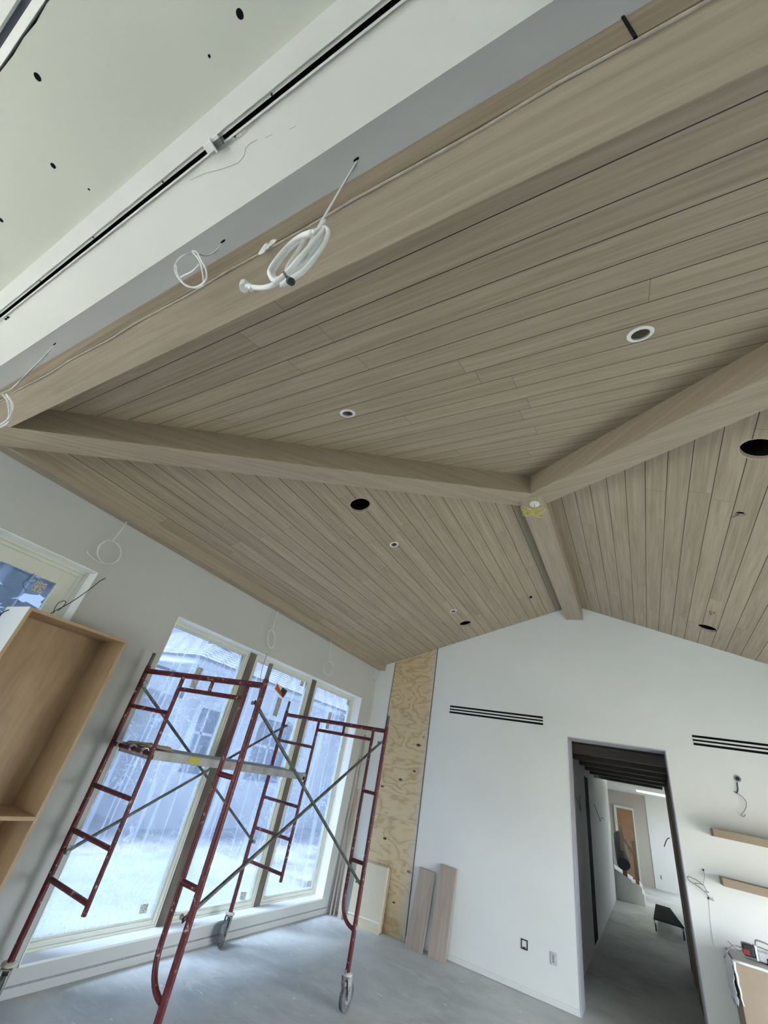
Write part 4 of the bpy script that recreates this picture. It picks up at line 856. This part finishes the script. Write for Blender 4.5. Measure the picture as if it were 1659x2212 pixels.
# ------------------------------------------------------------------ outside the windows
bm = NB(); box(bm, -60, -4.22, -30, 50, -.25, -.12); struct('ground', bm, M_DIRT)
bm = NB(); box(bm, 3.4, 40, -30, 50, -.25, -.12); struct('ground', bm, speck('unseen_dark_ground', (.13, .12, .11, 1), (.19, .175, .155, 1), 4, .9, .1))  # unseen ground, made dark to cut bounce light through the right opening
t = thing('neighbouring_house', (-10.5, 13, 0), 'white stucco house with pale tiled hip roof seen through the big window', 'house')
bm = NB()
for a, b, z0, z1, top in wall_holes(6.9, 24, None, [(7.45, 8.2, .9, 2.36), (9.5, 11.1, .9, 2.5)]): box(bm, -9.3, -9.0, a, b, z0-.12, 3.1 if top else z1)
box(bm, -16, -9.3, 6.9, 7.2, -.12, 3.1); obj('wall', bm, M_STUCCO, t)
def arched(y0, y1, z0, z1, x, mat, nm, w=.0, dep=.05):
    bm = NB(); r = (y1-y0)/2; cy = (y0+y1)/2; n = 14; hh = .35
    out = [(y0-w, z0-w), (y1+w, z0-w), (y1+w, z1-r*hh)] + [(cy+(r+w)*math.cos(math.pi*k/n), z1-r*hh+(r*hh+w)*math.sin(math.pi*k/n)) for k in range(1, n)] + [(y0-w, z1-r*hh)]
    a = [bm.verts.new((x, p[0], p[1])) for p in out]; f = bm.faces.new(a)
    if w == 0: r_ = bmesh.ops.extrude_face_region(bm, geom=[f]); bmesh.ops.translate(bm, vec=(dep, 0, 0), verts=[g for g in r_['geom'] if isinstance(g, bmesh.types.BMVert)])
    bmesh.ops.recalc_face_normals(bm, faces=bm.faces); return obj(nm, bm, mat, t)
def surround(y0, y1, z0, z1, w, x, dep):
    bm = NB(); n = 16
    def loop(o):
        r = (y1-y0)/2+o; cy = (y0+y1)/2; rr = r*.45
        return [(y0-o, z0)] + [(cy-r*math.cos(math.pi*k/n), z1-((y1-y0)/2)*.45+rr*math.sin(math.pi*k/n)) for k in range(n+1)] + [(y1+o, z0)]
    A, B = loop(0), loop(w)
    for q in range(len(A)-1):
        slab(bm, (x, *A[q]), (x, *A[q+1]), (x, *B[q+1]), (x, *B[q]), (dep, 0, 0))
    return obj('window_surround', bm, M_STUCCO, t)
arched(7.45, 8.2, .9, 2.36, -9.2, M_OGLASS, 'arched_window'); surround(7.45, 8.2, .85, 2.36, .16, -9.0, .06)
arched(9.5, 11.1, .9, 2.5, -9.2, M_OGLASS, 'arched_window'); surround(9.5, 11.1, .85, 2.5, .16, -9.0, .06)
for (a, b) in ((7.45, 8.2), (9.5, 11.1)):
    bm = NB(); box(bm, -9.16, -9.12, a, b, 1.68, 1.74); box(bm, -9.16, -9.12, (a+b)/2-.03, (a+b)/2+.03, .9, 2.45); obj('glazing_bar', bm, M_STUCCO, t)
bm = NB(); box(bm, -9.0, -8.55, 6.5, 24, 3.02, 3.2); box(bm, -16, -9.0, 6.5, 6.9, 3.02, 3.2); obj('eaves_board', bm, M_STUCCO, t)
def roofq(pts, uv, nm='roof'):
    bm = NB(); f = bm.faces.new([bm.verts.new(p) for p in pts]); l = bm.loops.layers.uv.verify()
    for lp in f.loops: lp[l].uv = uv(lp.vert.co)
    o = obj(nm, bm, M_TILE, t); md = o.modifiers.new('s', 'SOLIDIFY'); md.thickness = .06; return o
roofq([(-8.5, 6.45, 3.2), (-8.5, 24.5, 3.2), (-13, 24.5, 5.2), (-13, 10.95, 5.2)], lambda c: (c.y, (c.x+8.5)*-1.09))
roofq([(-8.5, 6.45, 3.2), (-13, 10.95, 5.2), (-17.5, 6.45, 3.2)], lambda c: (c.x, (c.y-6.45)*1.09))
# projecting wing with its own hip
bm = NB(); box(bm, -9.2, -8.0, 13.2, 18.5, -.12, 2.8); obj('wing_wall', bm, M_STUCCO, t)
roofq([(-7.6, 12.7, 2.85), (-7.6, 19, 2.85), (-10.5, 16, 4.2)], lambda c: (c.y, (c.x+7.6)*-1.1)); roofq([(-7.6, 12.7, 2.85), (-10.5, 16, 4.2), (-13, 12.7, 4.1)], lambda c: (c.x, (c.y-12.7)*1.1))
bm = NB(); box(bm, -10.2, -9.9, 7.85, 8.15, 3.6, 4.5); obj('flue', bm, M_CAST, t)
t = thing('garden_pavilion', (-10, 4, 0), 'low white flat-roofed porch left of the neighbouring house', 'porch')
bm = NB(); slab(bm, (-9, .5, 2.85), (-9, 6.85, 2.80), (-9, 6.85, 2.30), (-9, .5, 2.62), (-.3, 0, 0)); obj('fascia', bm, M_STUCCO, t)
bm = NB(); box(bm, -12.5, -9.0, .5, 6.9, 2.75, 2.82); obj('flat_roof', bm, M_STUCCO, t)
for y in (.5, 6.6): bm = NB(); box(bm, -9.3, -9.0, y, y+.3, -.12, 2.5); obj('pillar', bm, M_STUCCO, t)
bm = NB(); box(bm, -12.6, -12.5, .5, 6.9, -.12, 2.8); obj('rear_wall', bm, M_STUCCO, t)
bm = NB(); box(bm, -12.5, -12.46, 1.4, 5.8, .1, 2.3); obj('glass_door', bm, M_OGLASS, t)
random.seed(11)
def tree(x, y, h, lab):
    t = thing('garden_tree', (x, y, -.12), lab, 'tree')
    bm = NB(); tube(bm, [(x, y, -.12), (x+.1, y, h*.35), (x, y+.1, h*.6)], [.18, .14, .08], 10); obj('trunk', bm, M_MULL, t)
    bm = NB()
    for k in range(160):
        a = random.uniform(0, 6.28); e = random.uniform(-1, 1); rr = h*.33*random.random()**.4; c = Vector((x+rr*math.cos(a)*math.sqrt(1-e*e), y+rr*math.sin(a)*math.sqrt(1-e*e), h*.66+rr*e*1.05)); s = h*random.uniform(.03, .06)
        bmesh.ops.create_icosphere(bm, subdivisions=1, radius=s, matrix=Matrix.Translation(c) @ Matrix.Diagonal((1, 1, .7, 1)))
    for v in bm.verts: v.co += Vector((random.uniform(-1, 1), random.uniform(-1, 1), random.uniform(-1, 1)))*h*.012
    obj('foliage', bm, M_LEAF, t)
tree(-17.5, 3.0, 7.5, 'dark tree behind the porch, nearest to the tiled roof'); tree(-16.5, -2.5, 7, 'dark tree behind the porch, further left'); tree(-23, 9, 9.5, 'tall dark tree rising behind the tiled roof')
